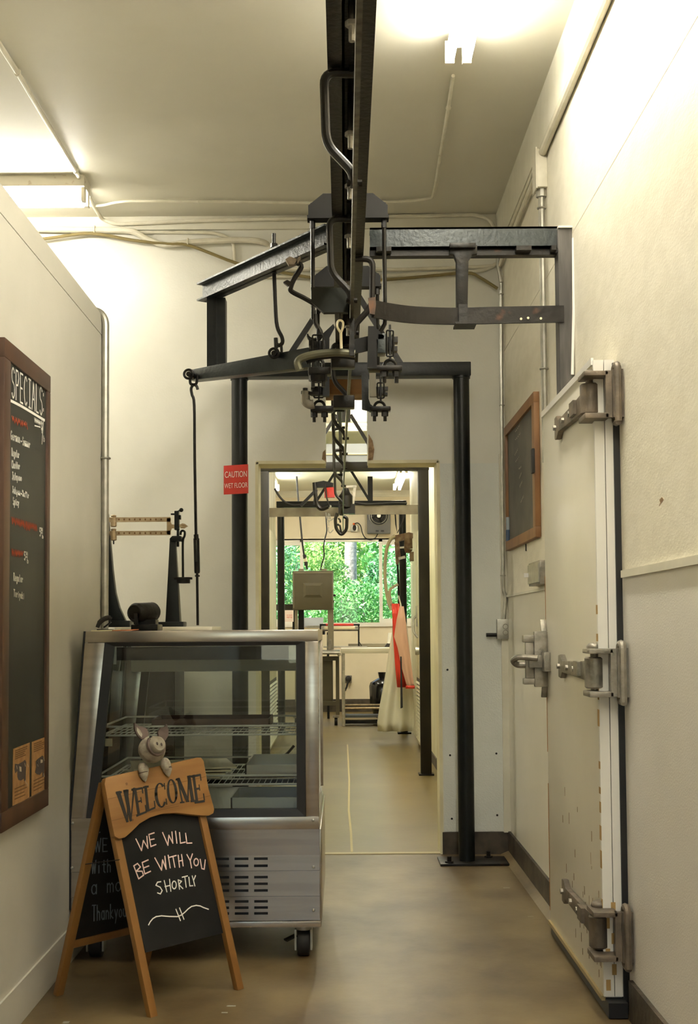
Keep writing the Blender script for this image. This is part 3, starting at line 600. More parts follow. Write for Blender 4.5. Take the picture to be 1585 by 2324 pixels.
tr = thing('turnbuckle_rod', 'long thin rod with turnbuckle hanging from the lever to the scale', 'rod', tuple(P(449, 1417, 5.72)))
d = 5.74
MB().tube(round_path(pp([(431, 852), (432, 873), (446, 873), (448, 852)], d), .012, 4), .0065, 8).build('shackle', 'iron', tr)
MB().tube(smooth_path(pp([(449, 884), (446, 876), (439, 874), (434, 882), (436, 896), (441, 920), (442, 1040), (444, 1160), (445, 1216)], d), 4), .0065, 8).build('upper_rod', 'iron', tr)
MB().cyl(P(445, 1213, d), P(446, 1226, d), .011, n=8).bar(P(442.5, 1222, d), P(444.5, 1298, d), .012, .012, (0, 1, 0)).bar(P(449.5, 1222, d), P(451, 1298, d), .012, .012, (0, 1, 0)).cyl(P(447, 1275, d), P(447.5, 1301, d), .012, n=8).build('turnbuckle', 'iron', tr)
MB().cyl(P(447.5, 1298, d), P(449, 1419, d), .006, n=8).cyl(P(448, 1305, d), P(448, 1309, d), .011, n=6).build('lower_rod', 'rusty', tr)
# ------------------------------------------------------------------ display case (seen from its end)
CY0, CY1 = 4.95, 5.95
dc = thing('display_case', 'stainless refrigerated deli display case with slanted glass front on castors', 'display case', (-.57, 5.45, 0))
XR = -.10; ZT = 1.264
def xl(z):   # slanted front edge (towards the left wall)
    return -1.0 - .053 * max(0, min(1, (ZT - z) / .72)) ** 1.0
def endpanel(y, front=True):
    yy = y; o = V((0, .02 if front else -.02, 0))
    t = MB()
    # top rail
    MB().prism([(xl(1.22), yy, 1.22), (XR, yy, 1.22), (XR, yy, ZT), (xl(ZT), yy, ZT)], o).build('top_rail', 'steel', dc, bevel=.003)
    gl = lambda z: xl(z) + .078 - .02 * (1.22 - z) / .68
    MB().prism([(xl(1.219), yy, 1.219), (gl(1.219), yy, 1.219), (gl(.545), yy, .545), (xl(.545), yy, .545)], o).build('side_rail', 'steel', dc, bevel=.002)
    gr = XR - .052
    MB().prism([(gr, yy, 1.219), (XR, yy, 1.219), (XR, yy, .545), (gr, yy, .545)], o).build('side_rail', 'steel', dc, bevel=.002)
    # gasket frame and pane
    w = .034; g = MB(); dy = V((0, .024 if front else -.024, 0))
    q = [(gl(1.219), 1.219), (gr, 1.219), (gr, .548), (gl(.548), .548)]
    qi = [(gl(1.2) + w * 1.1, 1.205), (gr - w, 1.205), (gr - w, .578), (gl(.578) + w * 1.1, .578)]
    for i in range(4):
        a, b, c, d_ = q[i], q[(i + 1) % 4], qi[(i + 1) % 4], qi[i]
        g.prism([(a[0], yy + (-.004 if front else .004), a[1]), (b[0], yy + (-.004 if front else .004), b[1]), (c[0], yy, c[1]), (d_[0], yy, d_[1])], dy)
    g.build('gasket', 'gasket', dc)
    MB().prism([(p[0], yy + (.008 if front else -.008), p[1]) for p in qi], V((0, .004, 0))).build('end_pane', 'glass', dc)
    return qi
endpanel(CY0); endpanel(CY1, False)
MB().box(-.995, XR, CY0 + .021, CY1 - .021, ZT - .045, ZT).build('top_sheet', 'steel', dc)
MB().prism([(xl(1.2) , CY0 + .021, 1.218), (xl(.56), CY0 + .021, .56), (xl(.56) + .006, CY0 + .021, .56), (xl(1.2) + .006, CY0 + .021, 1.218)], (0, CY1 - CY0 - .042, 0)).build('front_pane', 'glass', dc)
MB().tube([(xl(ZT) - .004, CY0 + .006, ZT), (xl(.9) - .004, CY0 + .006, .9), (xl(.54) - .004, CY0 + .006, .54), (-1.057, CY0 + .006, .2)], .005, 6).build('edge_bead', 'gasket', dc)
# rear sliding doors
for y0, y1, xo in ((CY0 + .03, 5.46, 0), (5.44, CY1 - .03, -.012)):
    MB().box(XR - .012 + xo, XR - .004 + xo, y0, y0 + .03, .56, 1.21).box(XR - .012 + xo, XR - .004 + xo, y1 - .03, y1, .56, 1.21).box(XR - .012 + xo, XR - .004 + xo, y0, y1, .56, .6).box(XR - .012 + xo, XR - .004 + xo, y0, y1, 1.17, 1.21).build('door_frame', 'inner', dc)
    MB().box(XR - .01 + xo, XR - .006 + xo, y0 + .03, y1 - .03, .6, 1.17).build('door_pane', 'glass', dc)
# body below the glass
MB().box(-1.052, XR, CY0 + .012, CY1 - .012, .158, .52).build('body', 'steel', dc)
MB().box(-1.04, XR - .006, CY0 + .03, CY1 - .03, .52, .545).build('deck', 'inner', dc)
MB().box(-1.053, XR, CY0 - .004, CY0 + .012, .50, .548).build('lip_rail', 'steel', dc, bevel=.003)
MB().box(-1.053, XR + .004, CY0 - .006, CY0 + .008, .13, .152).box(XR, XR + .006, CY0, CY1, .13, .5).build('base_rail', 'steel', dc, bevel=.002)
# vent panel with punched slots
def vent(z0, z1, x0, x1, slots, tilt):
    y = CY0; mb = MB(); xs = sorted({x0, x1} | {s[0] for s in slots} | {s[1] for s in slots}); zs = sorted({z0, z1} | {s[2] for s in slots} | {s[3] for s in slots})
    for i in range(len(xs) - 1):
        for j in range(len(zs) - 1):
            cx, cz = (xs[i] + xs[i + 1]) / 2, (zs[j] + zs[j + 1]) / 2
            if any(s[0] < cx < s[1] and s[2] < cz < s[3] for s in slots): continue
            yy = lambda z: y + tilt * (z - z0) / (z1 - z0)
            mb.add([(xs[i], yy(zs[j]), zs[j]), (xs[i + 1], yy(zs[j]), zs[j]), (xs[i + 1], yy(zs[j + 1]), zs[j + 1]), (xs[i], yy(zs[j + 1]), zs[j + 1])], [(0, 1, 2, 3)])
    mb.build('vent_panel', 'steel', dc, smooth=0)
MB().box(-1.052, XR, CY0 + .0, CY0 + .006, .402, .50).build('plain_panel', 'steel', dc)
cols = [(P(a, 2000, CY0).x, P(b, 2000, CY0).x) for a, b in ((490, 520), (533, 564), (577, 608))]
cols += [(c[0] - .225, c[1] - .225) for c in cols] + [(c[0] - .45, c[1] - .45) for c in cols]
for k, (pz0, pz1, rows) in enumerate(((1976, 1920, (1934, 1949, 1965)), (2034, 1977, (1991, 2006, 2021)), (2089, 2035, (2046, 2060, 2073)))):
    z0, z1 = P(620, pz0, CY0).z, P(620, pz1, CY0).z; sl_ = []
    for r_ in rows:
        zc = P(590, r_, CY0).z
        for c in cols:
            sl_.append((c[0], c[1], zc - .0048, zc + .0048))
    vent(z0, z1, -1.052, XR, sl_, .004)
B(-1.045, XR - .004, CY0 + .010, CY0 + .011, .16, .40).build('vent_shade', 'gasket', dc)  # shade inside the slots, put in as a black sheet
for a_, b_ in ((711, 1862), (712, 1968), (712, 2066), (165, 1868), (164, 1970)):
    c = P(a_, b_, CY0 - .003); MB().ball(c, .006, .004, .006, 8, 6).build('screw_head', 'galv', dc)
# interior
MB().box(-.96, XR - .06, CY0 + .03, CY0 + .09, 1.15, 1.20).build('light_hood', 'dgrey', dc)
for x in (-.90, -.20): MB().box(x - .015, x + .015, CY0 + .024, CY0 + .03, 1.135, 1.205).build('hood_bracket', 'galv', dc)
MB().box(-.98, XR - .03, CY1 - .06, CY1 - .03, 1.075, 1.205).build('header_panel', 'inner', dc)
def wire_shelf(z, x0, x1, y0, y1):
    t = MB(); r = .0045
    for zz in (z, z + .034): t.tube(round_path([(x0, y0, zz), (x1, y0, zz), (x1, y1, zz), (x0, y1, zz), (x0, y0, zz)], .01, 3), r, 6)
    for x in (x0 + .003, x1 - .003): t.cyl((x, y0, z), (x, y0, z + .034), r, n=6)
    so = t.build('wire_shelf', 'shelfw', dc)
    w = MB(); n = int((x1 - x0) / .022)
    for i in range(1, n):
        x = x0 + (x1 - x0) * i / n; w.tube([(x, y0, z + .002), (x, y1, z + .002)], .0016, 4)
    for i in range(1, 4): y = y0 + (y1 - y0) * i / 4; w.tube([(x0, y, z), (x1, y, z)], .003, 5)
    w.build('shelf_wires', 'shelfw', so, kind='stuff', smooth=0)
    return so
zs1, zs2 = P(430, 1668, 5.05).z, P(560, 1780, 5.0).z
ws1 = wire_shelf(zs1, P(231, 1660, 5.05).x, -.135, 5.05, 5.62)
ws2 = wire_shelf(zs2, P(219, 1770, 5.0).x, -.135, 5.0, 5.72)
c = P(247, 1683, 5.04); B(c.x - .014, c.x + .014, 5.035, 5.04, c.z - .018, c.z + .012).build('price_clip', 'bone', ws1)
# castors
def castor(x, y):
    MB().box(x - .05, x + .05, y - .05, y + .05, .121, .13).cyl((x, y, .105), (x, y, .122), .034, n=14).box(x - .034, x - .027, y - .03, y + .03, .03, .108).box(x + .027, x + .034, y - .03, y + .03, .03, .108).build('castor_fork', 'galv', dc)
    MB().cyl((x - .024, y + .012, .055), (x + .024, y + .012, .055), .055, n=22).build('castor_wheel', 'rubber', dc, bevel=.008)
    MB().bar((x - .03, y, .08), (x - .07, y - .02, .065), .03, .006).build('castor_brake', 'iron', dc)
castor(-.165, 5.03); castor(-.97, 5.03); castor(-.165, 5.87); castor(-.97, 5.87)
# things inside the case
def tray(label, x0, x1, y0, y1, z, h, m, lip=.012):
    t = thing('serving_tray', label, 'tray', ((x0 + x1) / 2, (y0 + y1) / 2, z), 'trays in the display case')
    MB().box(x0, x1, y0, y1, z, z + .004).build('base', m, t)
    MB().box(x0, x1, y0, y0 + .006, z, z + h).box(x0, x1, y1 - .006, y1, z, z + h).box(x0, x0 + .006, y0, y1, z, z + h).box(x1 - .006, x1, y0, y1, z, z + h).build('rim', m, t)
tray('dark brown shallow tray lying on the upper wire shelf', -.80, -.31, 5.32, 5.58, zs1 + .008, .035, mat('brown tray', (.10, .045, .03), .5))
tray('steel shallow pan on the lower wire shelf at the right', -.40, -.17, 5.15, 5.60, zs2 + .008, .05, 'steel')
t = thing('paper_stack', 'loose stack of pale paper sheets on the lower wire shelf', 'paper', (-.70, 5.3, zs2 + .006))
for i in range(4): MB().obox((-.70 + .01 * i, 5.32 - .01 * i, zs2 + .012 + .012 * i), V((.2, .02 * (i - 1), 0)), V((-.012 * i, .17, .0)), (0, 0, .003)).build('sheet', 'bone', t)
t = thing('black_hose', 'thin dark hose looping inside the case by the right gasket', 'hose', (-.22, 5.45, zs2 + .02))
MB().tube(smooth_path(ppd([(668, 1692, 5.66), (650, 1712, 5.66), (630, 1724, 5.66), (619, 1742, 5.66)]), 4), .006, 8).build('tube', 'iron', t)
tray('white drip tray standing on the case floor behind the glass', -.45, -.16, 5.06, 5.4, .547, .06, 'inner')
# ------------------------------------------------------------------ on top of the case
d = 5.69
bs = thing('scale_slab', 'white slab under the black balance scale on the case', 'slab', (-.72, 5.69, ZT))
x0, x1 = P(296, 1420, d).x, P(491, 1420, d).x
B(-.99, x1, 5.52, 5.92, ZT, ZT + .016).build('slab', 'board', bs, bevel=.004)
ZS = ZT + .0165
sc = thing('balance_scale', 'antique black balance scale with a brass twin beam on the case', 'scale', (-.78, d, ZS))
hp = [(238, 1160), (244.5, 1165), (246, 1188), (251, 1241), (255.5, 1292), (262, 1345), (271, 1379), (286, 1411), (236, 1411)]
MB().prism(pp(hp, d - .02), (0, .04, 0)).build('end_stand', 'black', sc, bevel=.004)
q0, q1 = P(244, 1414, d), P(299, 1414, d); B(q0.x, q1.x, d - .05, d + .05, ZS, q0.z + .01).build('stand_foot', 'black', sc, bevel=.004)
cb, ct = P(394, 1410, d), P(393, 1226, d)
fr = MB(); hw0, hw1 = 17 * d / F, 7 * d / F
fr.add([(cb.x - hw0, d - hw0, ZS), (cb.x + hw0, d - hw0, ZS), (cb.x + hw0, d + hw0, ZS), (cb.x - hw0, d + hw0, ZS), (ct.x - hw1, d - hw1, ct.z), (ct.x + hw1, d - hw1, ct.z), (ct.x + hw1, d + hw1, ct.z), (ct.x - hw1, d + hw1, ct.z)],
       [(0, 3, 2, 1), (4, 5, 6, 7), (0, 1, 5, 4), (1, 2, 6, 5), (2, 3, 7, 6), (3, 0, 4, 7)])
fr.build('pillar', 'black', sc, bevel=.004)
q0, q1 = P(357, 1417, d), P(420, 1408, d); B(q0.x, q1.x, d - .06, d + .06, ZS, ZS + .022).build('pillar_foot', 'black', sc, bevel=.004)
MB().prism(pp([(385, 1228), (385, 1222), (391, 1216), (411, 1216), (411, 1228)], d - .03), (0, .06, 0)).build('pillar_cap', 'black', sc, bevel=.003)
bmx = mat('aged brass', (.36, .27, .16), .4, .6, c2=(.46, .36, .23), scale=30); M['brass'] = bmx
fb = MB(); dd = d - .012
for (a0, b0, a1, b1) in ((248, 1174.5, 387, 1184), (248, 1205.5, 387, 1214.5), (379, 1176, 388, 1213)):
    A_, B_ = P(a0, b0, dd), P(a1, b1, dd); fb.box(A_.x, B_.x, dd - .004, dd + .004, B_.z, A_.z)
fb.prism(pp([(386, 1180), (390, 1190), (402, 1191), (402, 1199), (390, 1199), (386, 1209)], dd - .004), (0, .008, 0))
fbo = fb.build('twin_beam', 'brass', sc)
tk = MB()
for k in range(9):
    for yy in (1179, 1210):
        c = P(270 + k * 12, yy, dd - .0045); tk.box(c.x - .003, c.x + .003, dd - .0052, dd - .0044, c.z - .004, c.z + .004)
tk.build('graduation_marks', 'inkb', fbo)
for b0, b1 in ((1169, 1196), (1200, 1227)):
    A_, B_ = P(250, b0, dd), P(266, b1, dd); cc = (A_ + B_) / 2
    MB().lathe([(.008, B_.z), (.014, B_.z + .003), (.014, A_.z - .012), (.010, A_.z - .008), (.013, A_.z - .004), (.009, A_.z)], (cc.x, dd, 0), n=14).build('poise', 'brass', sc)
MB().cyl(P(258, 1226, dd), P(258, 1235, dd), .003, n=6).build('poise_screw', 'iron', sc)
A_, B_ = P(397, 1160, d), P(407, 1203, d); MB().box(A_.x, B_.x, d - .018, d + .018, B_.z, A_.z).box(B_.x, B_.x + .008, d - .01, d + .01, P(0, 1182, d).z, P(0, 1172, d).z).cyl(P(404, 1200, d), P(404, 1241, d), .006, n=8).build('beam_loop', 'black', sc, bevel=.002)
MB().cyl(P(388, 1167, d), P(398, 1167, d), .004, n=8).tube(pp([(402, 1162), (411, 1157)], d), .004, 6).ball(P(411.5, 1157.5, d), .0095).build('lock_knob', 'black', sc)
MB().prism(pp([(405, 1192), (414, 1187.5), (420, 1189), (426.5, 1194), (418, 1199), (411, 1199)], d - .006), (0, .012, 0)).build('pivot_leaf', 'brass', sc)
MB().tube(smooth_path(pp([(410, 1214), (410.5, 1208), (414, 1204.5), (419, 1207), (419, 1216), (415.5, 1226), (415, 1250), (415.5, 1311)], d), 4), .0052, 8).build('weight_hook', 'iron', sc)
A_ = P(415, 1312, d); MB().lathe([(.01, -.024), (.033, -.023), (.033, -.006), (.043, -.006), (.043, .003), (.01, .004)], (A_.x, d, A_.z), n=24).build('weight_pan', 'iron', sc)
td = thing('tape_dispenser', 'black cast iron drum tape dispenser on the case top', 'tape dispenser', (-.81, 5.2, ZT)); d = 5.2
ax0, ax1 = P(309, 1391, d - .05), P(345, 1389, d + .06)
MB().cyl(ax0, ax1, .040, n=24).build('drum', 'iron', td, bevel=.004)
dv = (ax1 - ax0).normalized()
for e, s_ in ((ax0, -1), (ax1, 1)): MB().cyl(e, e + dv * .012 * s_, .0405, .034, n=24).ring(e + dv * .012 * s_, dv, .03, .004).build('drum_rim', 'iron', td)
MB().bar(P(308, 1392, d - .075), P(310, 1418, d - .075), .014, .008, (0, 1, 0)).build('drum_bracket', 'iron', td)
MB().prism([(P(298, 1425, d - .05).x, d - .06, ZT), (P(359, 1425, d - .05).x, d - .06, ZT), (P(359, 1425, d - .05).x, d + .08, ZT), (P(302, 1425, d).x, d + .08, ZT)], (0, 0, .026)).build('base', 'iron', td, bevel=.005)
MB().box(P(306, 1410, d).x, P(355, 1410, d).x, d - .03, d + .06, ZT + .026, ZT + .045).build('cradle', 'iron', td)
st = thing('stapler', 'small black stapler with its arm raised at the case corner', 'stapler', (-.98, 5.12, ZT)); d = 5.12
MB().tube(smooth_path(pp([(221, 1424), (226, 1413), (236, 1405), (247, 1402), (253, 1405)], d), 4), [.008] * 4 + [.010] * 10 + [.007] * 3, 8).build('arm', 'rubber', st)
MB().box(P(222, 1425, d).x, P(256, 1425, d).x, d - .02, d + .02, ZT, ZT + .008).bar(P(236, 1424, d), P(252, 1412, d), .016, .005).build('base', 'dgrey', st)
for i, (a_, b_, m_, lb) in enumerate(((243, 1427, 'bone', 'pale paper scrap under the stapler'), (284, 1427, 'orange', 'crumpled orange paper scrap between stapler and tape dispenser'))):
    c = P(a_, b_, 5.1); MB().prism([(c.x - .05, 5.03, ZT), (c.x + .03, 5.02, ZT), (c.x + .055, 5.1, ZT + .004), (c.x - .01, 5.12, ZT + .002)], (0, .0, .003)).build('paper_scrap', m_ if m_ != 'orange' else mat('orange paper', (.5, .17, .06), .8), label=lb, cat='paper')
# low dark cabinet seen through the case
lc = thing('low_cabinet', 'low dark two-door cabinet behind the display case', 'cabinet', (-1.05, 7.0, 0))
B(-1.23, -.9, 6.8, 7.2, 0, 1.15).build('body', 'dgrey', lc)
for x in (-1.147, -.983): B(x - .077, x + .077, 6.785, 6.80, .05, 1.12).build('door', 'iron', lc)
# ------------------------------------------------------------------ A-frame welcome sign
FONT['W'] = [[(0, 1), (.22, 0), (.45, .75), (.68, 0), (.92, 1)]]
sg = thing('sandwich_board', 'wooden A-frame chalkboard with a pig-topped WELCOME plaque', 'A-frame sign', (-.69, 4.53, 0))
FLf, FRf = V((-.638, 4.254, 0)), V((-.375, 4.569, 0)); au = (FRf - FLf).normalized(); wid = (FRf - FLf).length; nb = V((-au.y, au.x, 0))
RLf = V((-1.003, 4.502, 0)); hv = (RLf - FLf) / 2; HZ = .755; lf = (hv + V((0, 0, HZ))); lr = (-hv + V((0, 0, HZ)))
nf = au.cross(lf).normalized(); nf = nf if nf.y < 0 else -nf
nr = au.cross(lr).normalized(); nr = nr if nr.dot(nf) > 0 else -nr
def leg(p, l, n_, k0=0., k1=1.):
    return MB().obox(p + l * ((k0 + k1) / 2), l * ((k1 - k0) / 2), au * .0155, n_ * .011)
for p in (FLf + au * .012, FRf + au * .006): leg(p - nf * .011, lf, nf).build('front_leg', 'wood', sg, bevel=.003)
for p in (RLf + au * .012, RLf + au * (wid - .012)): leg(p - nr * .011, lr, nr, 0, .985).build('rear_leg', 'wood', sg, bevel=.003)
for p, l, n_, k in ((RLf, lr, nr, .235), (RLf, lr, nr, .94)):
    MB().obox(p + l * k + au * wid / 2 - n_ * .012, au * (wid / 2 - .02), l.normalized() * .014, n_ * .008).build('cross_rail', 'wood', sg, bevel=.002)
def cs(x, y): return (100 + x * .30284, 1620 + y * .30284)
FB = FLf - nf * .012
def fS(x, y): return PN(*cs(x, y), FB, nf)
MB().prism([fS(x, y) for x, y in ((500, 640), (1150, 560), (1352, 1640), (762, 1790))], -nf * .006).build('front_board', 'slateb', sg)
BB = RLf - nr * .008
def cs2(x, y): return (150 + x * .11186, 1860 + y * .11186)
def fR(x, y): return PN(*cs2(x, y), BB, nr)
MB().obox(RLf + lr * .60 + au * wid / 2 - nr * .012, au * (wid / 2 - .026), lr * .345, nr * .004).build('rear_board', 'slateb', sg)
mb = MB(); w = .0043
def el_(cx, cy, rx, ry): return [(cx + rx * math.cos(t * .5236), cy + ry * math.sin(t * .5236)) for t in range(13)]
PK = [[(688, 938), (730, 1025), (744, 950), (778, 1008), (770, 918)], [(825, 892), (785, 905), (800, 995), (838, 980)], [(792, 945), (825, 938)],
      [(888, 890), (928, 985), (935, 910), (965, 970), (958, 885)], [(985, 880), (995, 970)], [(1015, 890), (1022, 970), (1058, 962)], [(1060, 895), (1070, 970), (1108, 968)],
      [(672, 1140), (708, 1235)], [(672, 1140), (700, 1122), (722, 1148), (690, 1180), (735, 1180), (745, 1210), (708, 1237)], [(780, 1095), (735, 1115), (755, 1200), (798, 1180)], [(746, 1155), (785, 1140)],
      [(830, 1080), (880, 1172), (888, 1095), (915, 1165), (905, 1068)], [(930, 1060), (945, 1155)], [(935, 1077), (990, 1062)], [(965, 1068), (980, 1150)],
      [(1005, 1060), (1015, 1150)], [(1030, 1055), (1042, 1140)], [(1008, 1105), (1038, 1098)], [(1070, 1055), (1095, 1100), (1112, 1050)], [(1095, 1100), (1105, 1155)], el_(1140, 1112, 17, 27), [(1170, 1090), (1182, 1160), (1200, 1165), (1208, 1095)]]
WH = [[(875, 1258), (850, 1262), (838, 1285), (870, 1300), (885, 1325), (872, 1350), (850, 1342)], [(900, 1250), (920, 1335)], [(940, 1240), (950, 1330)], [(906, 1295), (945, 1286)], el_(975, 1283, 16, 29),
      [(1005, 1245), (1015, 1315)], [(1005, 1245), (1030, 1255), (1010, 1280), (1040, 1310)], [(1035, 1225), (1075, 1215)], [(1055, 1222), (1065, 1300)], [(1085, 1225), (1092, 1290), (1115, 1288)], [(1110, 1215), (1120, 1250), (1135, 1213)], [(1120, 1250), (1130, 1290)]]
FLR = [[(783, 1582), (796, 1558), (815, 1535), (840, 1520), (880, 1514), (940, 1519), (1000, 1520), (1030, 1508), (1055, 1487), (1080, 1462), (1105, 1444), (1140, 1436), (1170, 1440), (1195, 1452), (1232, 1465)], [(988, 1465), (1022, 1550)], [(1015, 1455), (1048, 1540)]]
for pl in PK: stroke(mb, [fS(*p) for p in pl], w, nf)
mb.build('pink_lettering', 'chalkp', sg, kind='stuff')
mb = MB()
for pl in WH + FLR: stroke(mb, [fS(*p) for p in pl], w * .9, nf)
mb.build('white_lettering', 'chalkw', sg, kind='stuff')
mb = MB()
for s_, q in (('r.', ((590, 130), (720, 140), (720, 270), (590, 250))), ('WE', ((580, 375), (880, 385), (880, 640), (580, 660))), ('With', ((520, 830), (930, 800), (930, 1060), (520, 1095))), ('a mo', ((500, 1200), (1150, 1140), (1150, 1440), (500, 1520))), ('Thankyou', ((530, 1740), (1240, 1700), (1240, 1960), (530, 2060)))):
    chalk_text(mb, s_, q, fR, .004, nr)
mb.build('blue_lettering', 'chalkb', sg, kind='stuff')
# plaque
PB = FLf + nf * .012
def fP(x, y): return PN(*cs(x, y), PB, nf)
out = [(462, 482), (500, 467), (690, 425), (930, 375), (1150, 326), (1180, 328), (1198, 352), (1235, 560), (1278, 715), (1272, 745), (1240, 762), (1190, 763), (1100, 754), (1000, 742), (900, 746), (800, 776), (720, 822), (660, 882), (610, 926), (565, 937), (530, 918), (505, 800), (472, 620), (455, 525)]
pq = MB().prism([fP(*p) for p in out], -nf * .022).build('plaque', 'woodp', sg, bevel=.003)
mb = MB()
for a_, b_ in (((470, 642), (1215, 470)), ((505, 803), (1250, 612)), ((690, 760), (1010, 690))): stroke(mb, [fP(*a_), fP(*b_)], .0016, nf, .0002)
mb.build('plank_groove', 'inkb', pq)
mb = MB()
for x, y, r in ((620, 525, .008), (665, 795, .007)): mb.cyl(fP(x, y) + nf * .0003, fP(x, y) + nf * .0008, r * .6, n=10)
mb.build('knot', 'inkb', pq)
# WELCOME in slab letters: each letter = quad of crop points + unit bars ((x0,y0),(x1,y1),width)
T_, t_ = .22, .09
GL = {'W': [((.12, 1), (.36, 0), T_), ((.62, .98), (.36, 0), t_), ((.5, 1), (.70, 0), T_), ((.95, 1), (.70, 0), t_), ((0, .97), (.3, .97), .05, 1), ((.4, .97), (.66, .97), .05, 1), ((.82, .97), (1, .97), .05, 1)],
      'E': [((.26, 0), (.26, 1), T_), ((.05, .97), (.9, .97), .06, 1), ((.05, .03), (.95, .03), .06, 1), ((.3, .5), (.65, .5), .05, 1), ((.9, .97), (.88, .74), t_), ((.94, .03), (.94, .28), t_), ((.65, .62), (.65, .4), t_ * .8)],
      'L': [((.3, 0), (.3, 1), T_), ((.06, .97), (.58, .97), .06, 1), ((.06, .03), (.95, .03), .06, 1), ((.94, .03), (.94, .3), t_)],
      'M': [((.14, 0), (.14, 1), t_), ((.14, 1), (.5, 0), T_ * .9), ((.5, 0), (.82, 1), t_), ((.82, 0), (.82, 1), T_ * .9), ((0, .97), (.25, .97), .05, 1), ((0, .03), (.27, .03), .05, 1), ((.68, .03), (1, .03), .05, 1), ((.75, .97), (1, .97), .05, 1)]}
mb = MB()
def qmap(q, x, y):
    A_, B_, C_, D_ = q; return (D_ * (1 - x) + C_ * x) * (1 - y) + (A_ * (1 - x) + B_ * x) * y
def gbar(q, a, b, wx, hz=0):
    # a bar whose ends are cut along the letter's own axes
    if hz: pts = [(a[0], a[1] - wx), (b[0], b[1] - wx), (b[0], b[1] + wx * .3), (a[0], a[1] + wx * .3)]
    else: pts = [(a[0] - wx / 2, a[1]), (a[0] + wx / 2, a[1]), (b[0] + wx / 2, b[1]), (b[0] - wx / 2, b[1])]
    mb.prism([qmap(q, *p) + nf * .0004 for p in pts], nf * .0008)
def gring(q, a0, a1, n=26):
    pr = None
    for i in range(n + 1):
        t = math.radians(a0 + (a1 - a0) * i / n); c_, s_ = math.cos(t), math.sin(t)
        po = (.5 + .5 * c_, .5 + .5 * s_); pi_ = (.5 + .27 * c_, .5 + .45 * s_)
        if pr: mb.prism([qmap(q, *p) + nf * .0004 for p in (pr[0], po, pi_, pr[1])], nf * .0008)
        pr = (po, pi_)
WQ = {0: ('W', (535, 585), (680, 553), (672, 800), (600, 820)), 1: ('E', (658, 562), (742, 545), (772, 735), (688, 768)), 2: ('L', (735, 545), (815, 528), (838, 702), (755, 738)), 3: ('C', (818, 528), (908, 508), (928, 688), (842, 716)),
      4: ('O', (912, 498), (985, 482), (1010, 660), (930, 682)), 5: ('M', (985, 486), (1105, 458), (1135, 655), (1020, 668)), 6: ('E', (1098, 462), (1178, 445), (1208, 655), (1125, 668))}
for k, (ch, *qq) in WQ.items():
    q = [fP(*p) for p in qq]
    if ch == 'O': gring(q, 0, 360)
    elif ch == 'C':
        gring(q, 42, 318); gbar(q, (.9, .95), (.9, .68), .07); gbar(q, (.92, .05), (.92, .3), .07)
    else:
        for g in GL[ch]: gbar(q, g[0], g[1], g[2], len(g) > 3)
mb.build('welcome_lettering', 'ink', pq)
# pig
pc = fP(768, 282) + nf * .03; up = lf.normalized(); pf = (nf + V((.1, -.25, .1))).normalized(); sd = pf.cross(up).normalized(); up2 = sd.cross(pf).normalized()
R = Matrix((sd, pf, up2)).transposed(); px_ = .30284 * 4.5 / F * 1.08
pg = MB().ball(pc, .049, .046, .048, 22, 16, R).build('pig_head', 'pig', sg)
sn = pc + pf * .045 + sd * .010 + up2 * .006
MB().tube2([(sn - pf * .012, .036), (sn + pf * .004, .031), (sn + pf * .014, .028), (sn + pf * .018, .023)], pf, 20).build('snout', 'pigs', pg)
MB().ring(sn - pf * .002, pf, .0335, .0065, 130, 400, 18, 6, up=up2).build('smile_line', 'pigd', pg)
for x, y in ((795, 272), (830, 262)):
    c = sn + pf * .0185 + sd * ((x - 812) * px_) + up2 * (-(y - 266) * px_); MB().ball(c, .0042, .002, .006, 8, 6, R).build('nostril', 'pigd', pg)
for x, y in ((742, 222), (812, 208)):
    c = pc + sd * ((x - 768) * px_) + up2 * ((282 - y) * px_) + pf * .040; MB().ball(c, .0055, .005, .0055, 10, 6).build('eye', 'ink', pg)
def earm(pts):
    return MB().prism([pc + sd * ((x - 768) * px_) + up2 * ((282 - y) * px_) - pf * .004 for x, y in pts], pf * .008)
earm(((600, 120), (622, 138), (660, 140), (690, 170), (690, 205), (668, 228), (645, 236), (610, 205), (595, 165))).build('ear', 'pigd', pg)
earm(((866, 80), (876, 130), (862, 175), (840, 200), (800, 200), (768, 175), (775, 135), (800, 118), (835, 110))).build('ear', 'pigd', pg)
MB().prism([pc + sd * ((x - 768) * px_) + up2 * ((282 - y) * px_) + pf * .0045 for x, y in ((862, 110), (866, 140), (855, 170), (838, 190), (828, 170), (835, 140))], pf * .002).build('inner_ear', 'pig', pg)
for x, y, tl in ((728, 420, .0), (895, 385, .4)):
    c = fP(x, y) + nf * .012; MB().ball(c, .020, .016, .025, 14, 10, R).build('trotter', 'pig', pg)
    c2 = fP(x + 10 + 10 * (x > 800), y + 52) + nf * .009; MB().tube2([(c2 + up2 * .014, .017), (c2 + up2 * .004, .0165), (c2 - up2 * .012, .008), (c2 - up2 * .02, .001)], up2, 14).build('hoof', 'pig', pg)
    MB().ring(c2 + up2 * .013, up2, .0165, .0022, n=14, m=5).build('hoof_line', 'pigd', pg)
hb = fS(560, 500); MB().bar(RLf + lr * .62, FLf + lf * .66, .008, .003).build('spreader', 'rusty', sg)
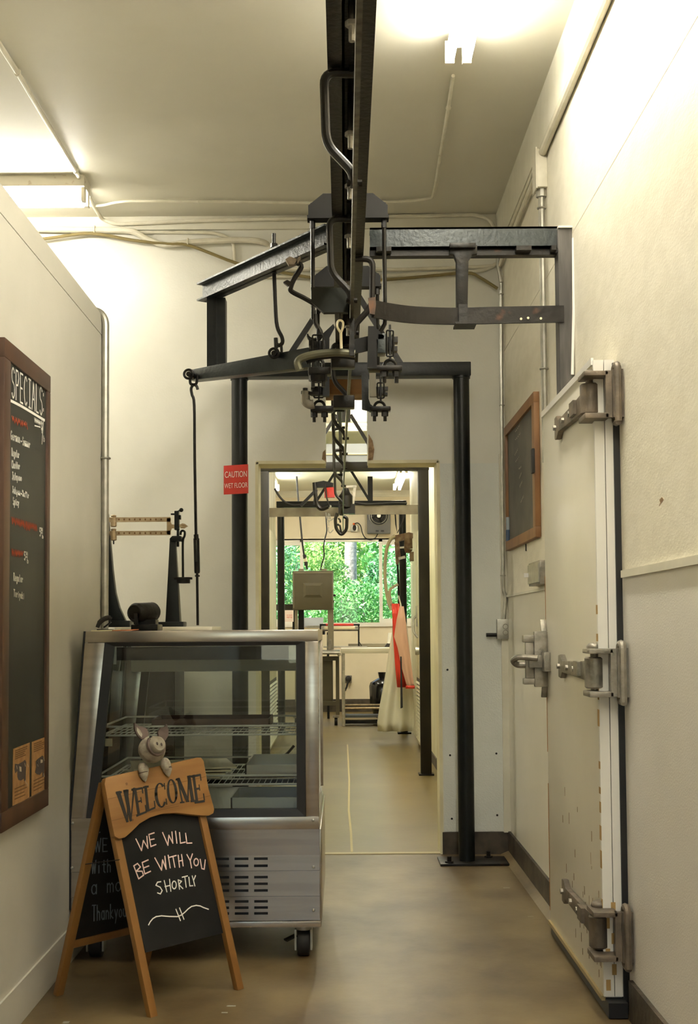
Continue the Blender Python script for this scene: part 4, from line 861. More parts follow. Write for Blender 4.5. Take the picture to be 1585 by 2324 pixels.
# ------------------------------------------------------------------ specials chalkboard on the left wall
sb = thing('specials_board', 'tall dark-framed SPECIALS chalkboard on the left wall', 'chalkboard', (LX, 4.27, .66))
X0 = LX; y0, y1, z0, z1 = 3.862, 4.475, .662, 2.165; fwid = .06
for b_ in ((y0, y1, z1 - fwid, z1), (y0, y1, z0, z0 + fwid), (y0, y0 + .075, z0 + fwid, z1 - fwid), (y1 - .045, y1, z0 + fwid, z1 - fwid)):
    B(X0 + .001, X0 + .03, *b_).build('frame_rail', 'walnut', sb, bevel=.003)
B(X0 + .001, X0 + .023, y0 + .03, y1 - .03, z0 + .03, z1 - .03).build('slate', 'slate', sb)
XS = X0 + .0235; nx = V((1, 0, 0))
def c1(x, y): return PX(x * .24096, 740 + y * .24096, XS)
def c2f(x, y): return PX(x * .2754, 1280 + y * .2754, XS)
mb = MB()
chalk_text(mb, 'SPECIALS', ((105, 385), (405, 590), (405, 845), (105, 665)), c1, .006, nx)
chalk_text(mb, ':', ((398, 590), (425, 610), (425, 845), (398, 830)), c1, .006, nx)
stroke(mb, [c1(100, 703), c1(200, 755), c1(300, 815), c1(418, 888)], .009, nx)
for s_, q in (('German', ((100, 985), (190, 1030), (190, 1100), (100, 1065))), ('-', ((192, 1050), (210, 1055), (210, 1110), (192, 1100))), ('Summer', ((210, 1045), (285, 1085), (285, 1148), (210, 1118))), ('Regular', ((108, 1150), (182, 1185), (182, 1240), (108, 1220))), ('Cheddar', ((108, 1265), (188, 1295), (188, 1345), (108, 1335))),
              ('Jalapeno', ((113, 1375), (205, 1410), (205, 1455), (113, 1445))), ('Jalapeno-Cheddar', ((115, 1510), (272, 1575), (272, 1620), (115, 1570))), ('Spicy', ((120, 1612), (180, 1640), (180, 1690), (120, 1680))),
              ('$', ((386, 890), (402, 900), (402, 1010), (386, 985))), ('/', ((392, 910), (412, 920), (412, 1085), (392, 1075))), ('b', ((408, 1035), (424, 1040), (424, 1090), (408, 1085))),
              ('5', ((370, 1900), (388, 1905), (388, 1985), (370, 1975))), ('00', ((384, 1900), (402, 1908), (402, 1935), (384, 1930))), ('-', ((384, 1930), (404, 1935), (404, 1960), (384, 1955))), ('b', ((394, 1965), (412, 1970), (412, 2000), (394, 1995))),
              ('5', ((225, 2125), (243, 2130), (243, 2205), (225, 2200))), ('00', ((243, 2128), (262, 2134), (262, 2160), (243, 2155))), ('-', ((240, 2160), (262, 2162), (262, 2185), (240, 2180))), ('b', ((252, 2190), (270, 2195), (270, 2235), (252, 2230)))):
    chalk_text(mb, s_, q, c1, .0045, nx)
for s_, q in (('Regular', ((110, 75), (190, 100), (190, 150), (110, 135))), ('Teriyaki', ((112, 210), (200, 240), (200, 290), (112, 265)))): chalk_text(mb, s_, q, c2f, .0045, nx)
stroke(mb, [c1(x_, 862 + (x_ - 322) * .62 + (38 if k_ % 2 else 0)) for k_, x_ in enumerate(range(322, 384, 5))], .0036, nx); stroke(mb, [c1(326, 938), c1(378, 952)], .004, nx)
mb.build('white_lettering', 'chalkw', sb, kind='stuff')
mb = MB(); rg = random.Random(4)
for x0_, yA, x1_, yB, h_ in ((112, 850, 255, 915, 60), (108, 1800, 350, 1875, 80), (108, 2100, 215, 2125, 75)):
    pts = []; n = int((x1_ - x0_) / 7)
    for i in range(n): t = i / (n - 1); pts.append((x0_ + (x1_ - x0_) * t + rg.uniform(-2, 2), yA + (yB - yA) * t + (h_ if i % 2 else 0) * rg.uniform(.55, 1)))
    stroke(mb, [c1(*p) for p in pts], .0042, nx)
mb.build('red_lettering', 'chalkr', sb, kind='stuff')
def c4(x, y): return PX(15 + x * .07743, 1660 + y * .07743, XS)
for n_, (q, cow, lite) in enumerate(((((185, 515), (670, 325), (660, 1960), (165, 2180)), ((230, 950), (330, 960), (470, 880), (520, 830), (560, 900), (550, 1130), (540, 1460), (500, 1450), (490, 1380), (400, 1440), (330, 1420), (300, 1330), (300, 1150), (240, 1230), (215, 1100)), ((350, 1020), (410, 1040), (415, 1180), (360, 1170))),
        (((735, 310), (1195, 140), (1190, 1690), (725, 1930)), ((840, 880), (900, 810), (1030, 710), (1070, 740), (1105, 890), (1090, 1100), (1070, 1330), (1040, 1330), (1030, 1180), (960, 1270), (870, 1250), (820, 1200), (850, 1050)), ((975, 820), (1040, 830), (1035, 910), (975, 930))))):
    po = MB().prism([c4(*p) for p in q], nx * .0012).build('butcher_chart', 'brown', sb)
    MB().prism([c4(*p) + nx * .0016 for p in cow], nx * .0004).build('cow_print', 'inkc', po)
    mb = MB().prism([c4(*p) + nx * .0022 for p in lite], nx * .0004); rg = random.Random(n_)
    for i in range(5):
        a_ = cow[i * 2]; stroke(mb, [c4(a_[0] + 40, a_[1] + 60) + nx * .0022, c4(a_[0] + 60, a_[1] + 140) + nx * .0022], .003, nx, 0)
    mb.build('cut_mark', 'inkp', po)
    mb = MB()
    for i in range(9):
        u0 = .12 if i < 6 else .08; v = (.05 + i * .035) if i < 5 else (.72 + (i - 5) * .06)
        a_ = qmap([V((*p, 0)) for p in q], .12, 1 - v); b_ = qmap([V((*p, 0)) for p in q], .9, 1 - v); k_ = rg.uniform(.6, 1)
        stroke(mb, [c4(a_.x, a_.y) + nx * .0014, c4(a_.x + (b_.x - a_.x) * k_, a_.y + (b_.y - a_.y) * k_) + nx * .0014], .0035, nx, 0)
    mb.build('print_line', 'inkb', po, kind='stuff')
# ------------------------------------------------------------------ brown-framed chalkboard on the right wall
mbd = thing('menu_board', 'brown-framed chalkboard hung on the far end of the right wall', 'chalkboard', (RX, 6.57, 1.69))
y0, y1, z0, z1 = 5.945, 7.05, 1.688, 2.372; fwid = .05
for b_ in ((y0, y1, z1 - fwid, z1), (y0, y1, z0, z0 + fwid), (y0, y0 + fwid * 1.5, z0 + fwid, z1 - fwid), (y1 - fwid, y1, z0 + fwid, z1 - fwid)):
    B(RX - .028, RX - .001, *b_).build('frame_rail', 'oak', mbd, bevel=.002)
M['slateg'] = mat('dusty chalkboard', (.075, .07, .055), .7, c2=(.11, .10, .08), scale=4)
B(RX - .014, RX - .001, y0 + .04, y1 - .03, z0 + .04, z1 - .04).build('slate', 'slateg', mbd)
def c5(x, y): return PX(1150 + x * .15936, 890 + y * .15936, RX - .0145)
mb = MB(); rg = random.Random(9)
for x0_, yA, x1_, yB in ((125, 560, 190, 470), (125, 680, 200, 580), (120, 890, 165, 810), (130, 990, 190, 910), (175, 1090, 215, 1060), (185, 1220, 215, 1150), (190, 1340, 225, 1270), (205, 1570, 245, 1470)):
    n = 9; pts = [(x0_ + (x1_ - x0_) * i / (n - 1), yA + (yB - yA) * i / (n - 1) + (26 if i % 2 else -10) * rg.uniform(.4, 1)) for i in range(n)]
    stroke(mb, [c5(*p) for p in pts], .004, V((-1, 0, 0)))
mb.build('chalk_scribble', 'chalkf', mbd, kind='stuff')
B(RX - .042, RX - .0285, 5.925, 5.975, PX(1216, 1083, RX).z, PX(1216, 1028, RX).z).build('board_eraser', 'rubber', label='black felt eraser stuck to the near frame of the right-wall chalkboard', cat='eraser', bevel=.004)
ch = thing('chalk_holder', 'blue and white chalk marker in the lower far corner of the right-wall chalkboard', 'marker', (RX - .03, 6.985, 1.739))
MB().cyl((RX - .022, 6.985, 1.739), (RX - .022, 6.985, 1.80), .012, n=10).build('cap', mat('navy plastic', (.05, .09, .17), .4), ch); MB().cyl((RX - .022, 6.985, 1.80), (RX - .022, 6.985, 1.87), .010, n=10).build('barrel', mat('pale blue plastic', (.4, .47, .52), .4), ch)
MB().cyl((RX - .004, 6.43, 1.65), (RX - .004, 6.43, 1.686), .003, n=6).build('nail', 'rusty', label='small rusty nail in the wall below the brown-framed chalkboard', cat='nail')
# ------------------------------------------------------------------ caution sign
cg = thing('caution_sign', 'red plastic CAUTION WET FLOOR sign on the left pipe post', 'sign', tuple(P(536, 1122, 6.925)))
SG = [P(508, 1057, 6.925), P(563.5, 1053.5, 6.925), P(564, 1119.5, 6.925), P(508, 1122.5, 6.925)]
MB().prism(SG, (0, .003, 0)).build('plate', 'red', cg, smooth=0)
def font_text(s, q, name, m, parent, lift):
    cu = bpy.data.curves.new(name, 'FONT'); cu.body = s; o = bpy.data.objects.new(name, cu); COL.objects.link(o)
    bpy.context.view_layer.update(); me = bpy.data.meshes.new_from_object(o.evaluated_get(bpy.context.evaluated_depsgraph_get())); bpy.data.objects.remove(o)
    xs = [v.co.x for v in me.vertices]; ys = [v.co.y for v in me.vertices]; x0, x1, y0, y1 = min(xs), max(xs), min(ys), max(ys); o0 = off(parent)
    for v in me.vertices: v.co = qmap(q, (v.co.x - x0) / (x1 - x0), (v.co.y - y0) / (y1 - y0)) + lift - o0
    me.materials.clear(); me.materials.append(M[m]); o = bpy.data.objects.new(name, me); link(o, parent); return o
font_text('CAUTION', [P(a_, b_, 6.925) for a_, b_ in ((510.5, 1070.5), (560.5, 1068.5), (560.5, 1082), (510.5, 1084.5))], 'caution_lettering', 'lettw', cg, V((0, -.001, 0)))
font_text('WET FLOOR', [P(a_, b_, 6.925) for a_, b_ in ((509.5, 1097.5), (562, 1094.5), (562, 1106), (509.5, 1108.5))], 'wet_floor_lettering', 'lettw', cg, V((0, -.001, 0)))
# ------------------------------------------------------------------ cold-room door on the right wall
dr = S(B(.845, .912, 4.262, 5.352, .052, 2.165), 'door_1', 'doorp', bevel=.004)
B(.905, RX, 4.236, 5.34, .03, 2.15).build('door_gasket', 'gasket', dr)
B(.848, .91, 4.2, 5.35, .004, .052).build('door_sweep', 'gasket', dr)
MB().box(.843, .876, 4.246, 4.262, .06, 2.162).box(.879, .912, 4.246, 4.262, .06, 2.162).build('edge_strip', 'edgew', dr)
B(.838, .846, 4.26, 5.352, 2.148, 2.172).build('top_strip', 'edgew', dr)
B(.836, .85, 4.255, 5.352, .045, .06).build('kick_strip', mat('aged brass strip', (.42, .33, .16), .5, .3), dr)
rg = random.Random(3); mb = MB(); mc = MB()
for i in range(46):
    y_, z_ = 4.28 + abs(rg.gauss(0, .35)), .09 + abs(rg.gauss(0, .22)); l_ = rg.uniform(.01, .045)
    if y_ < 5.2: mb.box(.8440, .8452, y_, y_ + rg.uniform(.003, .008), z_, z_ + l_)
mb.build('scratch', mat('scratch brown', (.30, .22, .13), .8), dr)
for i in range(11):
    z_ = .35 + i * .095 + rg.uniform(-.03, .03); mc.box(.842, .8432, 4.245, 4.275 - rg.uniform(0, .012), z_, z_ + rg.uniform(.01, .06))
for i in range(6): z_ = .08 + i * .05; mc.box(.85 + .02 * (i % 2), .865 + .02 * (i % 2), 4.2452, 4.2465, z_, z_ + .035)
mc.build('chipped_paint', mat('chipped paint', (.42, .27, .10), .8), dr)
MB().box(.8435, .8445, 5.343, 5.352, .1, .62).box(.8435, .8445, 5.345, 5.352, .75, 1.05).box(.8435, .8445, 5.345, 5.352, 1.25, 1.48).build('rust_streak', mat('rust streak', (.36, .15, .03), .8), dr)
def hinge(z, rusty):
    m_ = 'castr' if rusty else 'cast'
    s_ = MB(); s_.prism([(.845, 4.30, z - .035), (.845, 4.50, z - .030), (.845, 4.85, z - .022), (.845, 4.89, z - .045), (.845, 4.93, z - .042), (.845, 4.93, z + .042), (.845, 4.89, z + .045), (.845, 4.85, z + .022), (.845, 4.50, z + .030), (.845, 4.30, z + .04)], (-.022, 0, 0))
    so = s_.build('hinge_strap', m_, dr, bevel=.004)
    for yy in (4.58, 4.72, 4.90): MB().cyl((.823, yy, z), (.813, yy, z), .011, n=6).build('strap_bolt', 'cast', so)
    MB().prism([(.823, 4.46, z - .02), (.823, 4.54, z - .02), (.823, 4.54, z + .03), (.823, 4.46, z + .03)], (-.012, 0, 0)).build('strap_lug', m_, so)
    MB().lathe([(.028, z - .055), (.034, z - .05), (.034, z + .045), (.03, z + .05)], (.835, 4.272, 0), n=18).build('hinge_knuckle', m_, dr)
    bk = MB().box(.80, .88, 4.18, 4.30, z + .062, z + .078).box(.80, .88, 4.18, 4.30, z - .08, z - .062).cyl((.835, 4.272, z - .062), (.835, 4.272, z + .08), .015, n=10).ball((.835, 4.272, z + .083), .026, .026, .016)
    bk.build('hinge_bracket', m_, dr, bevel=.003)
    wl_ = MB().tube(round_path([(.905, 4.155, z - .095), (.905, 4.155, z + .095), (.905, 4.205, z + .095), (.905, 4.205, z - .095), (.905, 4.155, z - .095)], .02, 4), .012, 8).box(.89, RX, 4.165, 4.195, z - .08, z + .08).box(.87, .90, 4.18, 4.20, z - .078, z + .078)
    wl_.build('hinge_plate', m_, dr)
for z, ru in ((2.035, 1), (1.118, 0), (.268, 1)): hinge(z, ru)
lt = MB().box(.818, .846, 5.24, 5.30, 1.085, 1.165).box(.79, .846, 5.315, 5.345, 1.02, 1.25).box(.765, .83, 5.30, 5.36, 1.10, 1.15).prism([(.846, 5.32, 1.25), (.846, 5.345, 1.30), (.82, 5.345, 1.30), (.82, 5.32, 1.25)], (0, .012, 0)).prism([(.846, 5.32, 1.02), (.846, 5.345, .975), (.82, 5.345, .975), (.82, 5.32, 1.02)], (0, .012, 0))
lo = lt.build('door_latch', 'cast', dr, bevel=.004)
MB().box(.745, .82, 5.32, 5.36, 1.205, 1.235).box(.745, .82, 5.32, 5.36, 1.03, 1.055).box(.755, .79, 5.325, 5.355, 1.055, 1.205).build('latch_keeper', 'cast', lo, bevel=.004)
MB().tube(round_path([(.80, 5.29, 1.14), (.72, 5.31, 1.145), (.70, 5.33, 1.13), (.72, 5.35, 1.11), (.80, 5.33, 1.11)], .015, 4), .013, 10).build('latch_lever', 'cast', lo)
# ------------------------------------------------------------------ conduits, boxes, cable
def conduit(label, pts, r, m='cond', cat='conduit', name='conduit', straps=()):
    pts = [V(p) for p in pts]; t = thing(name, label, cat, tuple(pts[len(pts) // 2]), 'conduits on the walls and ceiling' if cat == 'conduit' else None)
    MB().tube(pts, r, 10).build('pipe', m, t)
    for c, dirn in straps:
        MB().ring(c, dirn, r * 1.25, r * .3, n=14, m=6).build('strap', m, t)
    return t
zc = CZ - .016
cA = [PZ(a_, b_, zc) for a_, b_ in ((-60, 0), (0, 103), (40, 165), (172, 388), (212, 466))] + [P(232, 498, 7.19), P(262, 509, 7.2), P(440, 501, 7.2), P(760, 494, 7.2), P(1080, 487, 7.2), P(1112, 497, 7.2), P(1130, 530, 7.19), P(1131, 580, 7.19)]
conduit('cream conduit crossing the left ceiling and running along the crown trim', round_path(cA, .1, 6), .011, straps=[(PZ(40, 165, zc), (.5, 1, 0)), (PZ(172, 388, zc), (.5, 1, 0)), (PZ(192, 425, zc), (.5, 1, 0))])
cB = [PZ(a_, b_, zc) for a_, b_ in ((200, 467), (232, 466), (290, 457), (450, 457), (700, 460), (880, 458), (968, 451), (985, 436), (1000, 350), (1018, 245), (1029, 172))]
conduit('thin cream conduit linking the two ceiling lights', smooth_path(cB, 4), .008, straps=[(PZ(450, 457, zc), (1, 0, 0)), (PZ(1000, 350, zc), (0, 1, 0)), (PZ(1018, 245, zc), (0, 1, 0))])
conduit('thick cream conduit on the back wall ending in an elbow', smooth_path(pp([(60, 520), (210, 522), (295, 524), (335, 543), (375, 556), (430, 550), (520, 545), (570, 545), (598, 550)], 7.2) + [P(606, 554, 7.235)], 4), .017, straps=[(P(215, 522, 7.2), (1, 0, 0)), (P(427, 550, 7.2), (1, 0, 0))])
conduit('thin cream conduit on the back wall bending down beside the elbow', round_path(pp([(60, 522), (240, 527), (380, 527), (490, 528), (530, 545), (533, 598)], 7.225), .06, 5), .010)
conduit('olive cable sagging along the back wall', smooth_path(pp([(40, 548), (110, 541), (205, 530), (300, 545), (380, 554), (430, 557), (545, 600), (640, 618), (720, 632), (800, 637), (890, 634), (980, 626), (1060, 619), (1090, 630), (1130, 655)], 7.19), 4), .009, 'cable', 'cable', 'cable')
conduit('upper of two level cream conduits on the back wall behind the rail', pp([(600, 615), (760, 609), (900, 612), (1080, 606), (1122, 603)], 7.22), .010)
conduit('lower of two level cream conduits on the back wall behind the rail', smooth_path(pp([(590, 628), (760, 626), (900, 625), (1060, 617), (1105, 610), (1128, 598)], 7.225), 4), .011)
conduit('long conduit under the trim at the top of the right wall', [(RX - .02, -3, 3.392), (RX - .02, 5.62, 3.392)], .018)
conduit('short conduit from the junction box along the right wall trim, upper', [(RX - .02, 5.72, 3.40), (RX - .02, BY - .03, 3.40)], .010)
conduit('short conduit from the junction box along the right wall trim, lower', [(RX - .02, 5.72, 3.36), (RX - .02, BY - .03, 3.33)], .013)
conduit('bare metal conduit dropping down the right wall to the cold-room door', [(RX - .022, 5.66, 3.22), (RX - .022, 5.66, 2.0)], .014, 'galv', straps=[(V((RX - .022, 5.66, 2.42)), (0, 0, 1)), (V((RX - .022, 5.66, 3.15)), (0, 0, 1))])
cE = [P(1131, 575, 7.19), P(1131, 600, 7.19), P(1138, 640, 7.19), P(1138, 660, 7.2), P(1139, 900, 7.2), P(1142, 1250, 7.2), P(1143, 1335, 7.2), P(1148, 1352, 7.2), P(1146, 1385, 7.2), P(1144, 1408, 7.2)]
conduit('bare metal conduit running down the corner beside the right pipe post', smooth_path(cE, 3), .0105, 'galv', straps=[(P(1138, 668, 7.2), (0, 0, 1)), (P(1140, 920, 7.2), (0, 0, 1)), (P(1142, 1306, 7.2), (0, 0, 1))])
conduit('bare metal conduit bending over the top corner of the left partition', round_path([(-1.2, 5.572, 2.678), (LX + .018, 5.572, 2.678), (LX + .018, 5.572, 1.27)], .16, 8), .016, 'galv', straps=[(V((LX + .018, 5.572, 2.02)), (0, 0, 1))])
def ebox(label, x0, x1, y0, y1, z0, z1, name='junction_box', cat='electrical box', m='galv'):
    t = thing(name, label, cat, ((x0 + x1) / 2, (y0 + y1) / 2, z0)); B(x0, x1, y0, y1, z0, z1).build('box', m, t, bevel=.003); return t
t = ebox('grey junction box at the top of the right wall', RX - .045, RX, 5.62, 5.72, 3.235, 3.41, m='cond'); MB().cyl((RX - .022, 5.66, 3.2), (RX - .022, 5.66, 3.24), .024, n=10).build('connector', 'galv', t); B(RX - .052, RX - .045, 5.615, 5.725, 3.228, 3.415).build('cover', 'cond', t)
q0, q1 = P(1127, 1450, BY - .01), P(1156, 1405, BY - .01)
t = ebox('small galvanised box on the back wall near the corner', q0.x, q1.x, BY - .055, BY - .006, q0.z, q1.z)
a_, b_ = P(1104, 1441, BY - .03), P(1128, 1441, BY - .03); MB().cyl(a_, b_, .011, n=10).build('pipe_stub', 'rusty', t)
for zz in (.3, .7):
    c = P(1148, 1412 + 34 * zz, BY - .056); MB().ring(c, (0, 1, 0), .014, .0015, n=12, m=4).build('knockout', 'cast', t)
q0, q1 = PX(1208, 1331, RX - .03), PX(1231, 1271, RX - .03)
t = ebox('grey switch box on the right wall beside the door edge', RX - .045, RX, q1.y - .02, q0.y, q0.z, q1.z, m='cast')
B(RX - .051, RX - .045, q1.y - .01, q0.y - .01, q0.z + .01, q1.z - .01).build('cover', 'galv', t); B(RX - .07, RX - .045, q0.y - .03, q0.y - .01, (q0.z + q1.z) / 2 - .012, (q0.z + q1.z) / 2 + .008).build('switch_lever', 'white', t)
# ------------------------------------------------------------------ rear room
d = 13.7
cbar = thing('cross_bar', 'flat grey steel bar spanning the rear room wall to wall', 'bar', (0, d, 2.5))
M['barst'] = mat('tan grey steel bar', (.17, .145, .095), .4, .5, c2=(.12, .10, .065), scale=6)
for a0, a1, b0, b1 in ((608, 770, 1153, 1172), (792, 958, 1147, 1167)):
    A_, B_ = P(a0, b0, d), P(a1, b1, d); B(max(A_.x, -.8), min(B_.x, .83), d - .006, d + .006, B_.z, A_.z).build('flat_bar', 'barst', cbar)
for a_, b_ in ((800, 1150), (750, 1149)): MB().cyl(P(a_, b_, d - .006), P(a_, b_, d - .02), .014, n=8).build('bolt', 'galv', cbar)
rh = thing('rail_switch', 'dark cast rail switch with yoke arms above the cross bar', 'rail switch', tuple(P(760, 1165, 13.4))); d = 13.4
MB().tube(smooth_path(pp([(714, 1095), (716, 1120), (720, 1145), (730, 1155), (745, 1150)], d), 4), .022, 8).tube(pp([(738, 1098), (742, 1130), (748, 1150)], d), .008, 6).build('yoke_arm', 'iron', rh)
MB().prism(pp([(713, 1095), (735, 1091), (757, 1096), (757, 1104), (715, 1106)], d), (0, .08, 0)).build('yoke_cap', 'dgrey', rh)
MB().lathe([(.05, -.12), (.075, -.10), (.075, .02), (.05, .05), (.03, .10)], P(785, 1130, d), n=16).box(P(768, 1130, d).x, P(806, 1130, d).x, d - .05, d + .05, P(0, 1172, d).z, P(0, 1150, d).z).build('switch_body', 'iron', rh)
MB().bar(P(786, 1105, d), P(810, 1104, d), .03, .025).bar(P(806, 1103, d), P(801, 1146, d), .03, .02, (0, 1, 0)).build('side_arm', 'cast', rh)
MB().bar(P(683, 1148, d), P(718, 1112, d), .04, .03).bar(P(718, 1112, d), P(714, 1145, d), .03, .03, (0, 1, 0)).build('strut', 'iron', rh)
B(P(737, 1112, 13.6).x, P(760, 1112, 13.6).x, 13.6, 13.66, P(0, 1134, 13.6).z, P(0, 1111, 13.6).z).build('red_box', 'red', label='small red box held in the rail switch yoke', cat='box')
gh = thing('gambrel_hook', 'black pointed trolley loop hanging at the end of the rail', 'hook', tuple(P(775, 1215, 12.8))); d = 12.8
MB().tube(round_path(pp([(766, 1165), (761, 1178), (763, 1200), (775, 1215), (787, 1202), (788, 1176), (780, 1172)], d), .03, 4), .017, 8).build('loop', 'iron', gh)
MB().tube(pp([(766, 1190), (772, 1193), (774, 1204), (776, 1214)], d), .012, 6).tube(pp([(768, 1176), (772, 1180), (773, 1186)], d), .010, 6).build('inner_catch', 'iron', gh)
MB().tube(pp([(776, 1150), (775, 1170)], d), .02, 8).build('shank', 'iron', gh)
cw = thing('chain_hook', 'small wire clip with chain and hook hanging below the cross bar', 'hook', tuple(P(748, 1208, 13.69))); d = 13.69
MB().tube(smooth_path(pp([(740, 1163), (742, 1176), (748, 1182), (760, 1175)], d), 4), .005, 6).tube(pp([(746, 1165), (744, 1178), (750, 1178), (748, 1166)], d), .007, 6).build('clip', 'galv', cw)
for k in range(4): MB().ring(P(746.5, 1182 + k * 3.2, d), ((1, 0, 0), (0, 1, 0))[k % 2], .008, .0025, n=10, m=5).build('chain_link', 'galv', cw)
MB().tube(smooth_path(pp([(746, 1196), (746, 1205), (750, 1209), (757, 1202)], d), 4), .0045, 6).build('hook', 'galv', cw)
conduit('thin black cord hanging from the cross bar to the band saw', smooth_path(pp([(740, 1163), (741, 1185), (742, 1205), (738, 1222), (735, 1240), (736, 1262), (731, 1280), (728, 1294)], 16.8), 4), .009, 'rubber', 'cord', 'drop_cable')
conduit('black cable draped on top of the cross bar at the left', smooth_path(pp([(624, 1109), (634, 1126), (648, 1140), (665, 1146), (690, 1145), (712, 1140)], 13.66), 4), .012, 'rubber', 'cable', 'cable')
conduit('black cable draped on top of the cross bar at the right', smooth_path(pp([(804, 1140), (830, 1144), (860, 1143), (890, 1141), (924, 1142)], 13.66), 4), .012, 'rubber', 'cable', 'cable')
pc_ = thing('pendant_cord', 'long black drop cord with striped connector above the band saw', 'cord', tuple(P(694, 1290, 16.6))); d = 16.6
MB().tube(smooth_path([P(673.5, 1081, d)] + pp([(677, 1130), (681, 1170), (686, 1225), (691, 1262), (698, 1292)], d), 4), .012, 6).build('cord', 'rubber', pc_)
for k, (a_, b_, m_) in enumerate(((691.5, 1259, 'rubber'), (693, 1266, 'bone'), (694.5, 1275, 'rubber'))): MB().cyl(P(a_, b_, d), P(a_ + 1, b_ + 9, d), .024, n=10).build('connector', m_, pc_)
B(P(664, 1078, d).x, P(682, 1078, d).x, d - .04, d + .04, P(0, 1080, d).z, 3.37).build('ceiling_mount', 'white', pc_)
# plastic sheet above the second frame
ps = thing('plastic_sheet', 'bluish plastic sheet seen through the slot above the doorway', 'sheet', (.05, 11.25, 2.715))
B(-.62, .62, 11.22, 11.25, 2.715, 2.895).build('sheet', 'plast', ps); MB().cyl((-.62, 11.215, 2.80), (.62, 11.21, 2.80), .008, n=6).build('fold', 'bone', ps)
# fan on the far wall
fn = thing('box_fan', 'grey box fan mounted on the far wall above the window', 'fan', tuple(P(860, 1212, 19.4)))
A_, B_ = P(833.5, 1159, 19.4), P(886.5, 1211, 19.4); cx, cz = (A_.x + B_.x) / 2, P(0, 1178, 19.4).z
B(A_.x, B_.x, 19.3, FY, B_.z, A_.z).build('housing', mat('slate grey enamel', (.115, .115, .115), .5), fn, bevel=.01)
for r_ in (.045, .08, .115, .145): MB().ring((cx, 19.29, cz), (0, 1, 0), r_, .005, n=28, m=5).build('guard_ring', 'galv' if r_ > .1 else 'iron', fn)
for k in range(8): MB().bar((cx, 19.292, cz), (cx + .145 * math.cos(k * .785), 19.292, cz + .145 * math.sin(k * .785)), .004, .004, (0, 1, 0)).build('guard_spoke', 'iron', fn)
MB().cyl((cx, 19.298, cz), (cx, 19.294, cz), .15, n=32).build('fan_well', 'rubber', fn)
for k in range(4):
    a_ = k * 1.57 + .5; MB().obox((cx + .07 * math.cos(a_), 19.295, cz + .07 * math.sin(a_)), V((math.cos(a_), 0, math.sin(a_))) * .055, V((-math.sin(a_), .3, math.cos(a_))) * .03, (0, .001, 0)).build('blade', 'dgrey', fn)
MB().cyl((cx, 19.294, cz), (cx, 19.27, cz), .03, n=14).build('hub', 'galv', fn)
for k in (-.05, .03): B(cx + k, cx + k + .045, 19.294, 19.3, B_.z + .022, B_.z + .045).build('control_slot', 'iron', fn)
ol = thing('wall_outlet', 'wall outlet with orange-tipped plug on the far wall beside the fan', 'outlet', tuple(P(804, 1206, 19.45)))
A_, B_ = P(797, 1192, 19.45), P(812, 1207, 19.45); B(A_.x, B_.x, 19.45, FY, B_.z, A_.z).build('box', 'galv', ol, bevel=.006)
MB().ball(P(805, 1198, 19.42), .028, .03, .045).build('plug', 'rubber', ol); MB().ball(P(804, 1189, 19.42), .022, .02, .016).build('plug_tip', 'orange', ol)
conduit('black fan cord looping from the outlet plug up to the fan', smooth_path(pp([(805, 1189), (812, 1187), (819, 1194), (823, 1210), (830, 1221), (841, 1225), (852, 1221), (858, 1211)], 19.4), 4), .008, 'rubber', 'cord', 'fan_cable')
conduit('thin pale conduit running left from the fan outlet', pp([(770, 1204), (797, 1204)], 19.47), .012, 'trimw')
# band saw
bw = thing('band_saw', 'grey-green meat band saw with square wheel housing near the window', 'band saw', (P(712, 1640, 16.8).x, 16.8, 0)); d = 16.8
def R_(a0, b0, a1, b1, y0, y1): A_, B_ = P(a0, b0, d), P(a1, b1, d); return (A_.x, B_.x, y0, y1, B_.z, A_.z)
ho = B(*R_(664.5, 1296, 757.5, 1384, d - .03, d + .16)).build('wheel_housing', 'saw', bw, bevel=.012)
MB().box(*R_(667, 1299, 755, 1301, d - .034, d - .03)).box(*R_(754, 1299, 756, 1380, d - .034, d - .03)).box(*R_(666, 1299, 668, 1380, d - .034, d - .03)).build('edge_trim', 'sawl', ho)
mb = MB(); q0 = [P(a_, b_, d - .03) for a_, b_ in ((688, 1323), (733, 1323), (732, 1356), (689, 1356))]; q1 = [P(a_, b_, d - .045) for a_, b_ in ((694, 1329), (727, 1329), (726, 1350), (695, 1350))]
mb.add(q0 + q1, [(4, 5, 6, 7), (0, 1, 5, 4), (1, 2, 6, 5), (2, 3, 7, 6), (3, 0, 4, 7)]); mb.build('embossed_panel', 'saw', ho, smooth=0)
for a_ in (678, 730): B(*R_(a_, 1291, a_ + 12, 1297, d - .02, d + .1)).build('lid_hinge', 'sawl', ho)
MB().ring(P(759, 1358, d), (0, 1, 0), .04, .013, -90, 120, 12, 8, up=(0, 0, 1)).build('door_hook', 'rubber', ho)
B(*R_(669, 1384, 677, 1600, d, d + .06)).build('guide_post', 'sawl', bw); B(*R_(677, 1384, 690, 1430, d + .02, d + .14)).build('blade_guard', 'dgrey', bw)
B(*R_(744, 1384, 758, 1474, d, d + .1)).build('column', 'sawl', bw)
MB().prism(pp([(744, 1450), (752, 1450), (756, 1474), (745, 1478)], d - .06), (0, .05, 0)).cyl(P(743, 1441, d - .05), P(743, 1475, d - .05), .006, n=6).build('meat_pusher', 'cast', bw)
B(*R_(670, 1476, 772, 1480, d - .3, d + .35)).build('saw_table', 'steel', bw)
MB().cyl(P(724, 1482, d - .3), P(772, 1482, d - .3), .02, n=10).cyl(P(770, 1483, d - .3), P(773, 1488, d - .3), .03, n=10).build('table_rail', 'galv', bw)
